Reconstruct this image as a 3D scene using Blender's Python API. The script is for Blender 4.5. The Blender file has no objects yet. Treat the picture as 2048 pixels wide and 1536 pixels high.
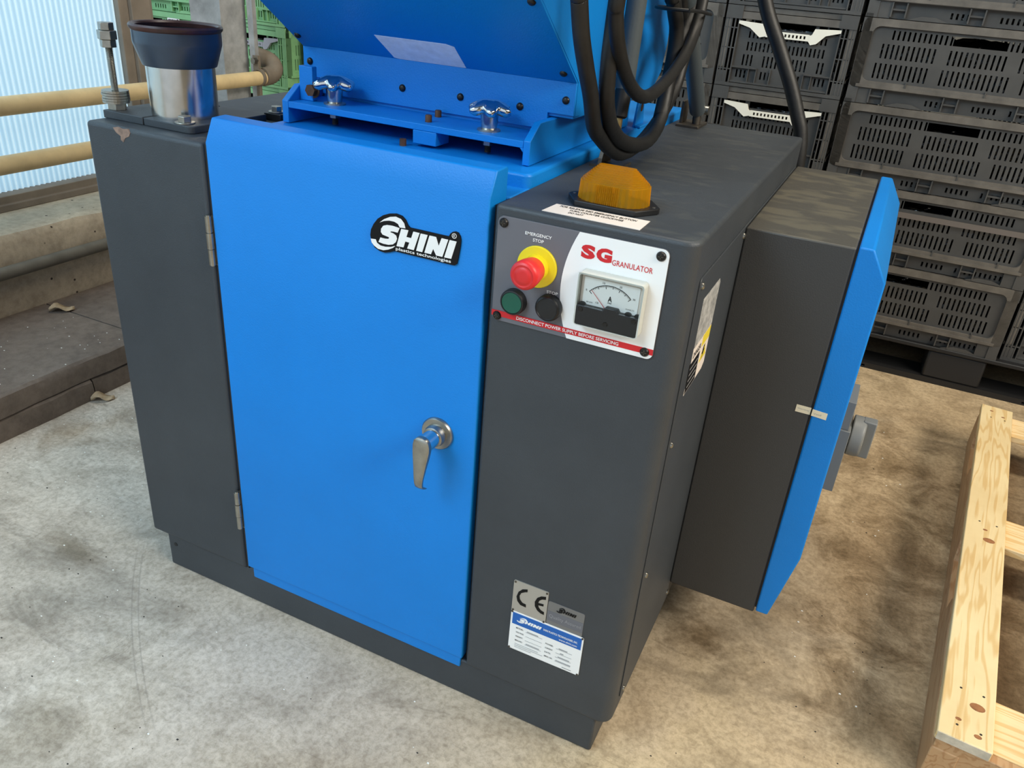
import bpy, bmesh, math, random
from mathutils import Vector, Matrix

# ------------------------------------------------------------------ camera, world, lights, exposure
scene = bpy.context.scene
COL = scene.collection
random.seed(7)

def lin(c):
    return tuple(((v/255)/12.92 if v/255 <= 0.04045 else ((v/255+0.055)/1.055)**2.4) for v in c)

cam_data = bpy.data.cameras.new('camera')
cam = bpy.data.objects.new('camera', cam_data); COL.objects.link(cam)
cam_data.sensor_fit = 'HORIZONTAL'; cam_data.sensor_width = 36.0
cam_data.lens = 1598.16/2048*36.0
cam_data.clip_start = 0.02; cam_data.clip_end = 100
RC = ((0.89924, 0.43106795, 0.07448386), (0.26076118, -0.39148727, -0.88246321), (-0.35124213, 0.81296872, -0.4644468))
m = Matrix.Identity(4)
for i in range(3):
    m[i][0] = RC[0][i]; m[i][1] = -RC[1][i]; m[i][2] = -RC[2][i]
m[0][3], m[1][3], m[2][3] = 1.1752, -0.911, 1.1719
cam.matrix_world = m
scene.camera = cam

world = bpy.data.worlds.new('world'); scene.world = world; world.use_nodes = True
bg = world.node_tree.nodes['Background']
bg.inputs[0].default_value = (0.80, 0.90, 1.0, 1); bg.inputs[1].default_value = 0.55

def area(name, loc, target, sx, sy, power, color):
    d = bpy.data.lights.new(name, 'AREA'); d.shape = 'RECTANGLE'; d.size = sx; d.size_y = sy
    d.energy = power; d.color = color
    o = bpy.data.objects.new(name, d); COL.objects.link(o); o.location = loc
    o.rotation_euler = (Vector(target)-Vector(loc)).to_track_quat('-Z', 'Y').to_euler()
    return o
area('roof_light', (-1.3, -3.0, 4.1), (0.2, 0.0, 0.3), 3.2, 2.0, 215, (0.66, 0.85, 1.0))
area('hall_lamp_front', (4.6, -0.4, 3.4), (0.8, 0.4, 0.7), 3.0, 1.2, 140, (1.0, 0.92, 0.79))
area('hall_lamp_rear', (1.2, 0.9, 4.1), (1.2, 1.2, 0), 2.4, 0.6, 42, (1.0, 0.90, 0.74))

vs = scene.view_settings
vs.view_transform = 'Standard'; vs.look = 'None'; vs.gamma = 1.0; vs.use_curve_mapping = False
vs.exposure = 0.68

# ------------------------------------------------------------------ materials
MATS = {}
def new_mat(name):
    mt = bpy.data.materials.new(name); mt.use_nodes = True
    nt = mt.node_tree; b = nt.nodes['Principled BSDF']
    MATS[name] = mt
    return mt, nt, b
def nd(nt, t, **k):
    n = nt.nodes.new(t)
    for a, v in k.items(): setattr(n, a, v)
    return n
def noise(nt, scale, detail=4, rough=0.55, vec=None, dist=0.0):
    n = nd(nt, 'ShaderNodeTexNoise'); n.inputs['Scale'].default_value = scale
    n.inputs['Detail'].default_value = detail; n.inputs['Roughness'].default_value = rough
    n.inputs['Distortion'].default_value = dist
    if vec is not None: nt.links.new(vec, n.inputs['Vector'])
    return n
def ramp(nt, src, stops):
    r = nd(nt, 'ShaderNodeValToRGB'); el = r.color_ramp.elements
    while len(el) > len(stops): el.remove(el[-1])
    while len(el) < len(stops): el.new(0.5)
    for e, (p, c) in zip(el, stops):
        e.position = p; e.color = (*c, 1) if len(c) == 3 else c
    nt.links.new(src, r.inputs['Fac']); return r
def mixc(nt, fac, a, b, mode='MIX'):
    mx = nd(nt, 'ShaderNodeMix', data_type='RGBA', blend_type=mode)
    for sock, v in ((mx.inputs[0], fac), (mx.inputs[6], a), (mx.inputs[7], b)):
        if hasattr(v, 'is_linked') or hasattr(v, 'links'): nt.links.new(v, sock)
        else: sock.default_value = v if not isinstance(v, tuple) else (*v, 1)
    return mx.outputs[2]
def bump(nt, b, height, strength, dist=0.002):
    bp = nd(nt, 'ShaderNodeBump'); bp.inputs['Strength'].default_value = strength
    bp.inputs['Distance'].default_value = dist
    nt.links.new(height, bp.inputs['Height']); nt.links.new(bp.outputs[0], b.inputs['Normal'])
def objvec(nt):
    return nd(nt, 'ShaderNodeTexCoord').outputs['Object']
def simple(name, rgb, rough=0.5, metal=0.0, bscale=0, bstr=0.0, var=0.0, vscale=8, coat=0, bdist=0.001, spec=None):
    mt, nt, b = new_mat(name)
    c = lin(rgb)
    b.inputs['Base Color'].default_value = (*c, 1)
    b.inputs['Roughness'].default_value = rough; b.inputs['Metallic'].default_value = metal
    if coat: b.inputs['Coat Weight'].default_value = coat
    if spec is not None: b.inputs['Specular IOR Level'].default_value = spec
    vec = objvec(nt)
    if var:
        n = noise(nt, vscale, 6, 0.6, vec)
        r = ramp(nt, n.outputs['Fac'], [(0.3, tuple(max(0, v*(1-var)) for v in c)), (0.7, tuple(min(1, v*(1+var)) for v in c))])
        nt.links.new(r.outputs[0], b.inputs['Base Color'])
    if bscale:
        n = noise(nt, bscale, 2, 0.5, vec); bump(nt, b, n.outputs['Fac'], bstr, bdist)
    return mt

simple('blue_paint', (6, 124, 208), 0.45, bscale=420, bstr=0.3, var=0.04, vscale=5, spec=0.35)
def grey_paint():
    mt, nt, b = new_mat('grey_paint'); vec = objvec(nt)
    n = noise(nt, 7, 6, 0.65, vec); base = ramp(nt, n.outputs['Fac'], [(0.3, lin((52, 57, 62))), (0.75, lin((60, 65, 70)))])
    # dusty hand smears on upward faces
    geo = nd(nt, 'ShaderNodeNewGeometry'); sep = nd(nt, 'ShaderNodeSeparateXYZ'); nt.links.new(geo.outputs['Normal'], sep.inputs[0])
    mp = nd(nt, 'ShaderNodeMapping'); mp.inputs['Scale'].default_value = (10, 26, 10); nt.links.new(vec, mp.inputs['Vector'])
    n2 = noise(nt, 1.6, 5, 0.6, mp.outputs[0], 0.6)
    sm = ramp(nt, n2.outputs['Fac'], [(0.52, (0, 0, 0)), (0.68, (1, 1, 1))])
    up = nd(nt, 'ShaderNodeMath', operation='MULTIPLY'); nt.links.new(sep.outputs[2], up.inputs[0]); nt.links.new(sm.outputs[0], up.inputs[1]); up.use_clamp = True
    up2 = nd(nt, 'ShaderNodeMath', operation='MULTIPLY'); nt.links.new(up.outputs[0], up2.inputs[0]); up2.inputs[1].default_value = 0.16
    c = mixc(nt, up2.outputs[0], base.outputs[0], lin((118, 118, 106)))
    nt.links.new(c, b.inputs['Base Color']); b.inputs['Roughness'].default_value = 0.5
    n3 = noise(nt, 460, 2, 0.5, vec); bump(nt, b, n3.outputs['Fac'], 0.35, 0.001)
grey_paint()
def grey_dusty():
    mt, nt, b = new_mat('cabinet_grey'); vec = objvec(nt)
    geo = nd(nt, 'ShaderNodeNewGeometry'); sep = nd(nt, 'ShaderNodeSeparateXYZ'); nt.links.new(geo.outputs['Normal'], sep.inputs[0])
    mp = nd(nt, 'ShaderNodeMapping'); mp.inputs['Scale'].default_value = (16, 30, 10); nt.links.new(vec, mp.inputs['Vector'])
    n2 = noise(nt, 1.0, 2, 0.5, mp.outputs[0], 0.3)
    sm = ramp(nt, n2.outputs['Fac'], [(0.46, (0.4, 0.4, 0.4)), (0.62, (1, 1, 1))])
    up = nd(nt, 'ShaderNodeMath', operation='MULTIPLY'); nt.links.new(sep.outputs[2], up.inputs[0]); nt.links.new(sm.outputs[0], up.inputs[1]); up.use_clamp = True
    up2 = nd(nt, 'ShaderNodeMath', operation='MULTIPLY'); nt.links.new(up.outputs[0], up2.inputs[0]); up2.inputs[1].default_value = 0.42
    c = mixc(nt, up2.outputs[0], lin((58, 58, 58)), lin((124, 118, 98)))
    nt.links.new(c, b.inputs['Base Color']); b.inputs['Roughness'].default_value = 0.5
    n3 = noise(nt, 460, 2, 0.5, vec); bump(nt, b, n3.outputs['Fac'], 0.3, 0.001)
grey_dusty()
simple('chrome', (225, 225, 222), 0.08, 1.0)
simple('polished_steel', (205, 203, 198), 0.2, 1.0, var=0.12, vscale=30)
simple('zinc', (168, 166, 158), 0.34, 1.0, var=0.15, vscale=60)
simple('dark_steel', (92, 86, 78), 0.5, 0.8, var=0.25, vscale=60)
simple('rusty_bolt', (92, 66, 50), 0.6, 0.5, var=0.3, vscale=90)
simple('black_screw', (30, 28, 26), 0.38, 0.3)
simple('black_plastic', (22, 23, 25), 0.42)
simple('rubber_hose', (21, 21, 21), 0.5, var=0.4, vscale=40, bscale=120, bstr=0.3)
simple('pvc_collar', (52, 66, 82), 0.28, var=0.15, vscale=18)
simple('rim_brown', (62, 36, 34), 0.35, var=0.4, vscale=40)
simple('red_plastic', (214, 40, 42), 0.4)
simple('yellow_plastic', (236, 212, 30), 0.45)
simple('green_plastic', (12, 84, 66), 0.3)
simple('print_white', (244, 243, 240), 0.45)
simple('frosted_edge', (196, 197, 188), 0.2)
simple('print_red', (206, 30, 38), 0.45)
simple('print_black', (11, 11, 12), 0.55, spec=0.25)
simple('print_grey', (104, 104, 110), 0.5)
simple('print_blue', (20, 96, 178), 0.45)
simple('print_yellow', (226, 204, 60), 0.5)
simple('print_mid', (150, 150, 150), 0.5)
simple('paper_white', (225, 214, 204), 0.6)
simple('paper_tan', (228, 216, 188), 0.6)
simple('aluminium_tag', (186, 182, 174), 0.42, 0.55)
simple('silver_sticker', (128, 128, 128), 0.4, 0.45)
simple('faded_sticker', (226, 234, 244), 0.55, var=0.10, vscale=70)
simple('worn_sticker', (160, 160, 158), 0.6, var=0.5, vscale=90)
simple('damper_grey', (74, 82, 86), 0.35, bscale=300, bstr=0.25)
simple('brass', (176, 152, 104), 0.35, 0.9, var=0.25, vscale=60)
simple('scuff_grey', (176, 170, 160), 0.7)
simple('bare_metal', (136, 112, 98), 0.6, var=0.35, vscale=120)
simple('switch_grey', (122, 124, 122), 0.45)
simple('crate_black', (66, 65, 63), 0.5, var=0.22, vscale=9)
simple('crate_rail', (92, 87, 80), 0.42, var=0.35, vscale=14)
simple('crate_brown', (92, 84, 78), 0.6, var=0.2, vscale=9)
simple('crate_green', (122, 172, 122), 0.5, var=0.12, vscale=9)
simple('handle_white', (226, 222, 208), 0.5)
simple('handle_grey', (150, 150, 158), 0.5)
simple('bag_black', (9, 9, 10), 0.22, bscale=22, bstr=1.0, bdist=0.03)
simple('pallet_black', (24, 24, 25), 0.5)
simple('strap_grey', (98, 90, 84), 0.55)
simple('yellow_pipe', (216, 192, 144), 0.5, var=0.12, vscale=14)
simple('grey_pipe', (104, 100, 90), 0.55, var=0.2, vscale=14)
simple('galvanised', (172, 174, 174), 0.5, 0.35, var=0.3, vscale=16)
simple('pipe_foam', (116, 106, 92), 0.8, var=0.2, vscale=20)
simple('window_frame', (126, 116, 104), 0.6, var=0.18, vscale=10)
simple('hall_wall', (120, 116, 106), 0.8, var=0.1, vscale=2)
simple('ceiling_dark', (96, 96, 96), 0.8)
simple('leaf_dry', (176, 158, 130), 0.7, var=0.25, vscale=60)
simple('flake', (236, 236, 230), 0.5)
simple('grit', (40, 38, 36), 0.7)

def floor_mat():
    mt, nt, b = new_mat('floor_concrete'); vec = objvec(nt)
    big = noise(nt, 1.5, 7, 0.6, vec, 0.5); mid = noise(nt, 7.5, 8, 0.68, vec, 0.9); fine = noise(nt, 85, 7, 0.75, vec, 0.25)
    c = ramp(nt, big.outputs['Fac'], [(0.30, lin((192, 182, 166))), (0.5, lin((206, 197, 184))), (0.70, lin((217, 211, 199)))]).outputs[0]
    c = mixc(nt, 0.55, c, ramp(nt, mid.outputs['Fac'], [(0.34, lin((172, 166, 156))), (0.58, (1, 1, 1))]).outputs[0], 'MULTIPLY')
    c = mixc(nt, 0.75, c, ramp(nt, fine.outputs['Fac'], [(0.34, lin((190, 186, 177))), (0.58, (1, 1, 1))]).outputs[0], 'MULTIPLY')
    # thin wandering trowel and scuff strokes
    for rot, sx, sy, sc, lo, hi, amt, col in ((0.5, 1.0, 4.5, 9.0, 0.60, 0.74, 0.55, (122, 114, 102)), (-0.7, 1.0, 7.0, 14.0, 0.62, 0.76, 0.55, (120, 112, 100)), (1.2, 1.0, 3.0, 1.7, 0.54, 0.74, 0.75, (104, 97, 86)), (0.1, 1.0, 2.0, 3.3, 0.60, 0.76, 0.6, (110, 103, 92))):
        mp = nd(nt, 'ShaderNodeMapping'); mp.inputs['Rotation'].default_value = (0, 0, rot); mp.inputs['Scale'].default_value = (sx, sy, 1); mp.inputs['Location'].default_value = (rot*3.1, sc, 0)
        nt.links.new(vec, mp.inputs['Vector'])
        n = noise(nt, sc, 7, 0.68, mp.outputs[0], 1.0)
        m_ = ramp(nt, n.outputs['Fac'], [(lo, (0, 0, 0)), (hi, (amt,)*3)])
        c = mixc(nt, m_.outputs[0], c, lin(col))
    # scuffed dirt patches, plus painted shadow beside and under the wooden pallet
    def length(v):
        l = nd(nt, 'ShaderNodeVectorMath', operation='LENGTH'); nt.links.new(v, l.inputs[0]); return l.outputs['Value']
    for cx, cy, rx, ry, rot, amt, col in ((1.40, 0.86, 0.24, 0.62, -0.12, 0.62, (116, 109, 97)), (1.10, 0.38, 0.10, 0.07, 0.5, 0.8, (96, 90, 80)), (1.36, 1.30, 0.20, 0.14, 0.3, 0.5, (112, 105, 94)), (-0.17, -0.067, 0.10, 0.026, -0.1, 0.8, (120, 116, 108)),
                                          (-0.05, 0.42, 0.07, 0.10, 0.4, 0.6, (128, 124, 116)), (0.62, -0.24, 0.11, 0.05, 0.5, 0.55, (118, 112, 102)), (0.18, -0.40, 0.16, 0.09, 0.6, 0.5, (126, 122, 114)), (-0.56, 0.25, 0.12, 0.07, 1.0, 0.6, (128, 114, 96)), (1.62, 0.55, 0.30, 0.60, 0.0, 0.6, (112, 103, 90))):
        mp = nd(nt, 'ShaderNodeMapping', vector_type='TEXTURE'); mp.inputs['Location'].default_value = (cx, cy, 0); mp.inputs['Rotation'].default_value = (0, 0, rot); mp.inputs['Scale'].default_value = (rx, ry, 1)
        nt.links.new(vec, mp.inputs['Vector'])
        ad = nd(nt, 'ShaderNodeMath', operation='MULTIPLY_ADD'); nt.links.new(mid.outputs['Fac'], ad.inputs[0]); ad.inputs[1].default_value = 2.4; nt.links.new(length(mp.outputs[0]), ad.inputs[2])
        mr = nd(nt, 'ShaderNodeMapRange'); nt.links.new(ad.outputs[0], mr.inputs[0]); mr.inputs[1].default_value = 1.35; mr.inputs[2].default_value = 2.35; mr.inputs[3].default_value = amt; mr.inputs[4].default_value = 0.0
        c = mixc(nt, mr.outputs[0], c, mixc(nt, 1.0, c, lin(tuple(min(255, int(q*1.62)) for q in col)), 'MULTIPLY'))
    # two thin curved wheel marks
    mp = nd(nt, 'ShaderNodeMapping', vector_type='TEXTURE'); mp.inputs['Location'].default_value = (1.2886, 1.2051, 0); nt.links.new(vec, mp.inputs['Vector'])
    wm = nd(nt, 'ShaderNodeMapping', vector_type='TEXTURE'); wm.inputs['Location'].default_value = (0.12, -0.165, 0); wm.inputs['Scale'].default_value = (0.30, 0.30, 1); nt.links.new(vec, wm.inputs['Vector'])
    gate2 = ramp(nt, length(wm.outputs[0]), [(0.6, (1, 1, 1)), (1.0, (0, 0, 0))])
    dist = length(mp.outputs[0])
    for rr_ in (1.797, 1.809):
        sb = nd(nt, 'ShaderNodeMath', operation='SUBTRACT'); nt.links.new(dist, sb.inputs[0]); sb.inputs[1].default_value = rr_
        ab = nd(nt, 'ShaderNodeMath', operation='ABSOLUTE'); nt.links.new(sb.outputs[0], ab.inputs[0])
        mr = nd(nt, 'ShaderNodeMapRange'); nt.links.new(ab.outputs[0], mr.inputs[0]); mr.inputs[1].default_value = 0.0004; mr.inputs[2].default_value = 0.0022; mr.inputs[3].default_value = 0.32; mr.inputs[4].default_value = 0.0
        c = mixc(nt, mixc(nt, 1.0, mr.outputs[0], gate2.outputs[0], 'MULTIPLY'), c, lin((112, 106, 98)))
    # hairline cracks
    vo = nd(nt, 'ShaderNodeTexVoronoi', feature='DISTANCE_TO_EDGE'); vo.inputs['Scale'].default_value = 3.4
    wv = nd(nt, 'ShaderNodeMix', data_type='VECTOR'); wv.inputs[0].default_value = 0.3
    nt.links.new(vec, wv.inputs[4]); nt.links.new(mid.outputs['Color'], wv.inputs[5]); nt.links.new(wv.outputs[1], vo.inputs['Vector'])
    cr = ramp(nt, vo.outputs['Distance'], [(0.0, (0.5, 0.5, 0.5)), (0.006, (0, 0, 0))])
    gate = ramp(nt, big.outputs['Fac'], [(0.52, (0, 0, 0)), (0.6, (1, 1, 1))])
    crg = mixc(nt, 1.0, cr.outputs[0], gate.outputs[0], 'MULTIPLY')
    c = mixc(nt, crg, c, lin((100, 92, 82)))
    # brown dust that lies to the right of and behind the machine, with a ragged border
    sp = nd(nt, 'ShaderNodeSeparateXYZ'); nt.links.new(vec, sp.inputs[0])
    ad = nd(nt, 'ShaderNodeMath', operation='MULTIPLY_ADD'); nt.links.new(big.outputs['Fac'], ad.inputs[0]); ad.inputs[1].default_value = 1.6; nt.links.new(sp.outputs[0], ad.inputs[2])
    dm = ramp(nt, ad.outputs[0], [(0.0, (0, 0, 0)), (1.0, (1, 1, 1))])
    mr = nd(nt, 'ShaderNodeMapRange'); nt.links.new(ad.outputs[0], mr.inputs[0]); mr.inputs[1].default_value = 1.05; mr.inputs[2].default_value = 2.1; mr.inputs[3].default_value = 0.0; mr.inputs[4].default_value = 0.9
    c = mixc(nt, mr.outputs[0], c, mixc(nt, 1.0, c, lin((240, 219, 184)), 'MULTIPLY'))
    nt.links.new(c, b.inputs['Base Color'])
    rr = ramp(nt, mid.outputs['Fac'], [(0.3, (0.5,)*3), (0.7, (0.72,)*3)]); nt.links.new(rr.outputs[0], b.inputs['Roughness'])
    bump(nt, b, fine.outputs['Fac'], 0.12, 0.003)
floor_mat()
def concrete_mat(name, lo, hi, pit):
    mt, nt, b = new_mat(name); vec = objvec(nt)
    n = noise(nt, 4.5, 8, 0.65, vec, 0.6); f = noise(nt, 40, 6, 0.7, vec)
    c = ramp(nt, n.outputs['Fac'], [(0.3, lin(lo)), (0.7, lin(hi))]).outputs[0]
    c = mixc(nt, 0.4, c, ramp(nt, f.outputs['Fac'], [(0.35, lin((170, 166, 160))), (0.6, (1, 1, 1))]).outputs[0], 'MULTIPLY')
    if pit:
        vo = nd(nt, 'ShaderNodeTexVoronoi'); vo.inputs['Scale'].default_value = 22; nt.links.new(vec, vo.inputs['Vector'])
        p = ramp(nt, vo.outputs['Distance'], [(0.07, (1, 1, 1)), (0.11, (0, 0, 0))])
        c = mixc(nt, p.outputs[0], c, lin((58, 50, 42)))
    nt.links.new(c, b.inputs['Base Color']); b.inputs['Roughness'].default_value = 0.85
    bump(nt, b, f.outputs['Fac'], 0.35, 0.006)
concrete_mat('wall_concrete', (168, 154, 134), (204, 190, 166), True)
concrete_mat('slab_concrete', (98, 89, 82), (128, 116, 106), False)

def wood_mat(name, light, dark, along='Y', scale=1.0):
    mt, nt, b = new_mat(name); vec = objvec(nt)
    mp = nd(nt, 'ShaderNodeMapping')
    mp.inputs['Scale'].default_value = (14*scale, 1.1*scale, 14*scale) if along == 'Y' else (1.1*scale, 14*scale, 14*scale)
    nt.links.new(vec, mp.inputs['Vector'])
    n = noise(nt, 1.5, 3, 0.5, mp.outputs[0], 0.3)
    mul = nd(nt, 'ShaderNodeMath', operation='MULTIPLY'); nt.links.new(n.outputs['Fac'], mul.inputs[0]); mul.inputs[1].default_value = 60
    sn = nd(nt, 'ShaderNodeMath', operation='SINE'); nt.links.new(mul.outputs[0], sn.inputs[0])
    r = ramp(nt, sn.outputs[0], [(0.15, lin(light)), (0.95, lin(dark))])
    f = noise(nt, 5, 5, 0.6, vec)
    c = mixc(nt, 0.35, r.outputs[0], ramp(nt, f.outputs['Fac'], [(0.3, lin((214, 190, 150))), (0.7, (1, 1, 1))]).outputs[0], 'MULTIPLY')
    nt.links.new(c, b.inputs['Base Color']); b.inputs['Roughness'].default_value = 0.6
    bump(nt, b, sn.outputs[0], 0.08, 0.002)
wood_mat('pine_long', (230, 208, 160), (216, 184, 128), 'Y')
wood_mat('pine_cross', (236, 212, 166), (222, 188, 132), 'X')
wood_mat('pine_side', (188, 152, 112), (172, 132, 92), 'Y')
simple('wood_knot', (150, 100, 62), 0.6, var=0.3, vscale=80)
simple('wood_end', (196, 186, 166), 0.8, var=0.2, vscale=50)

def sheet_mat():
    mt, nt, b = new_mat('translucent_sheet')
    nt.nodes.remove(b); out = nt.nodes['Material Output']
    sp = nd(nt, 'ShaderNodeSeparateXYZ'); nt.links.new(objvec(nt), sp.inputs[0])
    mu = nd(nt, 'ShaderNodeMath', operation='MULTIPLY'); nt.links.new(sp.outputs[1], mu.inputs[0]); mu.inputs[1].default_value = 2*math.pi/0.0195
    sn = nd(nt, 'ShaderNodeMath', operation='SINE'); nt.links.new(mu.outputs[0], sn.inputs[0])
    st = ramp(nt, sn.outputs[0], [(0.05, (0.66, 0.77, 0.85)), (0.8, (1.0, 1.0, 1.0))])
    tr = nd(nt, 'ShaderNodeBsdfTranslucent'); nt.links.new(mixc(nt, 1.0, (0.80, 0.94, 1.0), st.outputs[0], 'MULTIPLY'), tr.inputs[0])
    df = nd(nt, 'ShaderNodeBsdfDiffuse'); df.inputs[0].default_value = (0.62, 0.76, 0.86, 1)
    em = nd(nt, 'ShaderNodeEmission'); nt.links.new(mixc(nt, 1.0, (0.66, 0.88, 1.0), st.outputs[0], 'MULTIPLY'), em.inputs[0]); em.inputs[1].default_value = 0.20
    mx = nd(nt, 'ShaderNodeMixShader'); mx.inputs[0].default_value = 0.3
    nt.links.new(tr.outputs[0], mx.inputs[1]); nt.links.new(df.outputs[0], mx.inputs[2])
    ad = nd(nt, 'ShaderNodeAddShader'); nt.links.new(mx.outputs[0], ad.inputs[0]); nt.links.new(em.outputs[0], ad.inputs[1])
    nt.links.new(ad.outputs[0], out.inputs[0])
sheet_mat()
def clear_mat():
    mt, nt, b = new_mat('clear_cover'); nt.nodes.remove(b); out = nt.nodes['Material Output']
    tr = nd(nt, 'ShaderNodeBsdfTransparent'); tr.inputs[0].default_value = (0.97, 0.98, 0.97, 1)
    gl = nd(nt, 'ShaderNodeBsdfGlossy'); gl.inputs['Roughness'].default_value = 0.08
    lw = nd(nt, 'ShaderNodeFresnel'); lw.inputs[0].default_value = 1.22
    mx = nd(nt, 'ShaderNodeMixShader'); nt.links.new(lw.outputs[0], mx.inputs[0])
    nt.links.new(tr.outputs[0], mx.inputs[1]); nt.links.new(gl.outputs[0], mx.inputs[2]); nt.links.new(mx.outputs[0], out.inputs[0])
clear_mat()
def amber_mat():
    mt, nt, b = new_mat('amber_lens'); nt.nodes.remove(b); out = nt.nodes['Material Output']
    tr = nd(nt, 'ShaderNodeBsdfTransparent'); tr.inputs[0].default_value = (1.0, 0.66, 0.16, 1)
    tl = nd(nt, 'ShaderNodeBsdfTranslucent'); tl.inputs[0].default_value = (1.0, 0.60, 0.06, 1)
    df = nd(nt, 'ShaderNodeBsdfPrincipled'); df.inputs['Base Color'].default_value = (0.80, 0.42, 0.02, 1); df.inputs['Roughness'].default_value = 0.08
    m1 = nd(nt, 'ShaderNodeMixShader'); m1.inputs[0].default_value = 0.22
    nt.links.new(tr.outputs[0], m1.inputs[1]); nt.links.new(tl.outputs[0], m1.inputs[2])
    m2 = nd(nt, 'ShaderNodeMixShader'); m2.inputs[0].default_value = 0.26
    nt.links.new(m1.outputs[0], m2.inputs[1]); nt.links.new(df.outputs[0], m2.inputs[2]); nt.links.new(m2.outputs[0], out.inputs[0])
amber_mat()

# ------------------------------------------------------------------ mesh helpers
def BM(): return bmesh.new()
def box(bm, x0, x1, y0, y1, z0, z1):
    v = [bm.verts.new(p) for p in ((x0,y0,z0),(x1,y0,z0),(x1,y1,z0),(x0,y1,z0),(x0,y0,z1),(x1,y0,z1),(x1,y1,z1),(x0,y1,z1))]
    for f in ((0,3,2,1),(4,5,6,7),(0,1,5,4),(1,2,6,5),(2,3,7,6),(3,0,4,7)): bm.faces.new([v[i] for i in f])
def prism(bm, pts, f0, f1):
    a = [bm.verts.new(f0(p)) for p in pts]; b = [bm.verts.new(f1(p)) for p in pts]; n = len(pts)
    fs = [bm.faces.new(a), bm.faces.new(b[::-1])]
    for i in range(n): fs.append(bm.faces.new((a[i], b[i], b[(i+1) % n], a[(i+1) % n])))
    bmesh.ops.recalc_face_normals(bm, faces=fs)
def prismX(bm, yz, x0, x1): prism(bm, yz, lambda p: (x0, p[0], p[1]), lambda p: (x1, p[0], p[1]))
def prismY(bm, xz, y0, y1): prism(bm, xz, lambda p: (p[0], y0, p[1]), lambda p: (p[0], y1, p[1]))
def prismZ(bm, xy, z0, z1): prism(bm, xy, lambda p: (p[0], p[1], z0), lambda p: (p[0], p[1], z1))
def circ(cx, cy, r, n=24, a0=0.0): return [(cx+r*math.cos(a0+2*math.pi*i/n), cy+r*math.sin(a0+2*math.pi*i/n)) for i in range(n)]
def rrect(x0, x1, y0, y1, r, n=5):
    out = []
    for cx, cy, a in ((x1-r, y1-r, 0), (x0+r, y1-r, 90), (x0+r, y0+r, 180), (x1-r, y0+r, 270)):
        for i in range(n+1):
            t = math.radians(a+90*i/n); out.append((cx+r*math.cos(t), cy+r*math.sin(t)))
    return out
def ringY(bm, outer, inner, y0, y1):
    n = len(outer); fs = []
    def V(p, y): return bm.verts.new((p[0], y, p[1]))
    o0 = [V(p, y0) for p in outer]; i0 = [V(p, y0) for p in inner]; o1 = [V(p, y1) for p in outer]; i1 = [V(p, y1) for p in inner]
    for i in range(n):
        j = (i+1) % n
        for q in ((o0[i],o0[j],i0[j],i0[i]), (o1[i],i1[i],i1[j],o1[j]), (o0[i],o1[i],o1[j],o0[j]), (i0[i],i0[j],i1[j],i1[i])): fs.append(bm.faces.new(q))
    bmesh.ops.recalc_face_normals(bm, faces=fs)
def lathe(bm, prof, c, axis='Z', n=32, closed=False):
    # prof: (radius, height) pairs along the axis from centre c
    rings = []; fs = []
    for r, h in prof:
        ring = []
        for i in range(n):
            t = 2*math.pi*i/n; a, b = r*math.cos(t), r*math.sin(t)
            p = {'Z': (a, b, h), 'Y': (a, h, b), 'X': (h, a, b)}[axis]
            ring.append(bm.verts.new((c[0]+p[0], c[1]+p[1], c[2]+p[2])))
        rings.append(ring)
    for k in range(len(rings)-1):
        for i in range(n): fs.append(bm.faces.new((rings[k][i], rings[k][(i+1) % n], rings[k+1][(i+1) % n], rings[k+1][i])))
    if closed:
        for i in range(n): fs.append(bm.faces.new((rings[-1][i], rings[-1][(i+1) % n], rings[0][(i+1) % n], rings[0][i])))
    else:
        fs.append(bm.faces.new(rings[0][::-1])); fs.append(bm.faces.new(rings[-1]))
    bmesh.ops.recalc_face_normals(bm, faces=fs)
def smoothpts(pts, sub=5):
    P = [Vector(p) for p in pts]; out = []
    for i in range(len(P)-1):
        p0 = P[max(i-1, 0)]; p1 = P[i]; p2 = P[i+1]; p3 = P[min(i+2, len(P)-1)]
        for k in range(sub):
            t = k/sub
            out.append(0.5*((2*p1)+(p2-p0)*t+(2*p0-5*p1+4*p2-p3)*t*t+(3*p1-p0-3*p2+p3)*t**3))
    out.append(P[-1]); return out
def tube(bm, pts, r, n=12, sub=5):
    P = smoothpts(pts, sub) if sub > 1 else [Vector(p) for p in pts]
    rings = []; up = Vector((0.3, 0.9, 0.2)); fs = []
    for i, p in enumerate(P):
        d = (P[min(i+1, len(P)-1)]-P[max(i-1, 0)]).normalized()
        a = d.cross(up)
        if a.length < 1e-3: a = d.cross(Vector((1, 0, 0)))
        a.normalize(); b = d.cross(a).normalized(); up = b.cross(d) if False else up
        rr = r[min(i, len(r)-1)] if isinstance(r, list) else r
        rings.append([bm.verts.new(p+a*rr*math.cos(2*math.pi*k/n)+b*rr*math.sin(2*math.pi*k/n)) for k in range(n)])
    for i in range(len(rings)-1):
        for k in range(n): fs.append(bm.faces.new((rings[i][k], rings[i][(k+1) % n], rings[i+1][(k+1) % n], rings[i+1][k])))
    fs.append(bm.faces.new(rings[0])); fs.append(bm.faces.new(rings[-1][::-1]))
    bmesh.ops.recalc_face_normals(bm, faces=fs)
def hexnut(bm, c, r, h0, h1, axis='Z', a0=0.2):
    pts = circ(0, 0, r, 6, a0)
    if axis == 'Z': prismZ(bm, [(c[0]+x, c[1]+y) for x, y in pts], c[2]+h0, c[2]+h1)
    elif axis == 'Y': prismY(bm, [(c[0]+x, c[2]+y) for x, y in pts], c[1]+h0, c[1]+h1)
    else: prismX(bm, [(c[1]+x, c[2]+y) for x, y in pts], c[0]+h0, c[0]+h1)

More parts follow.
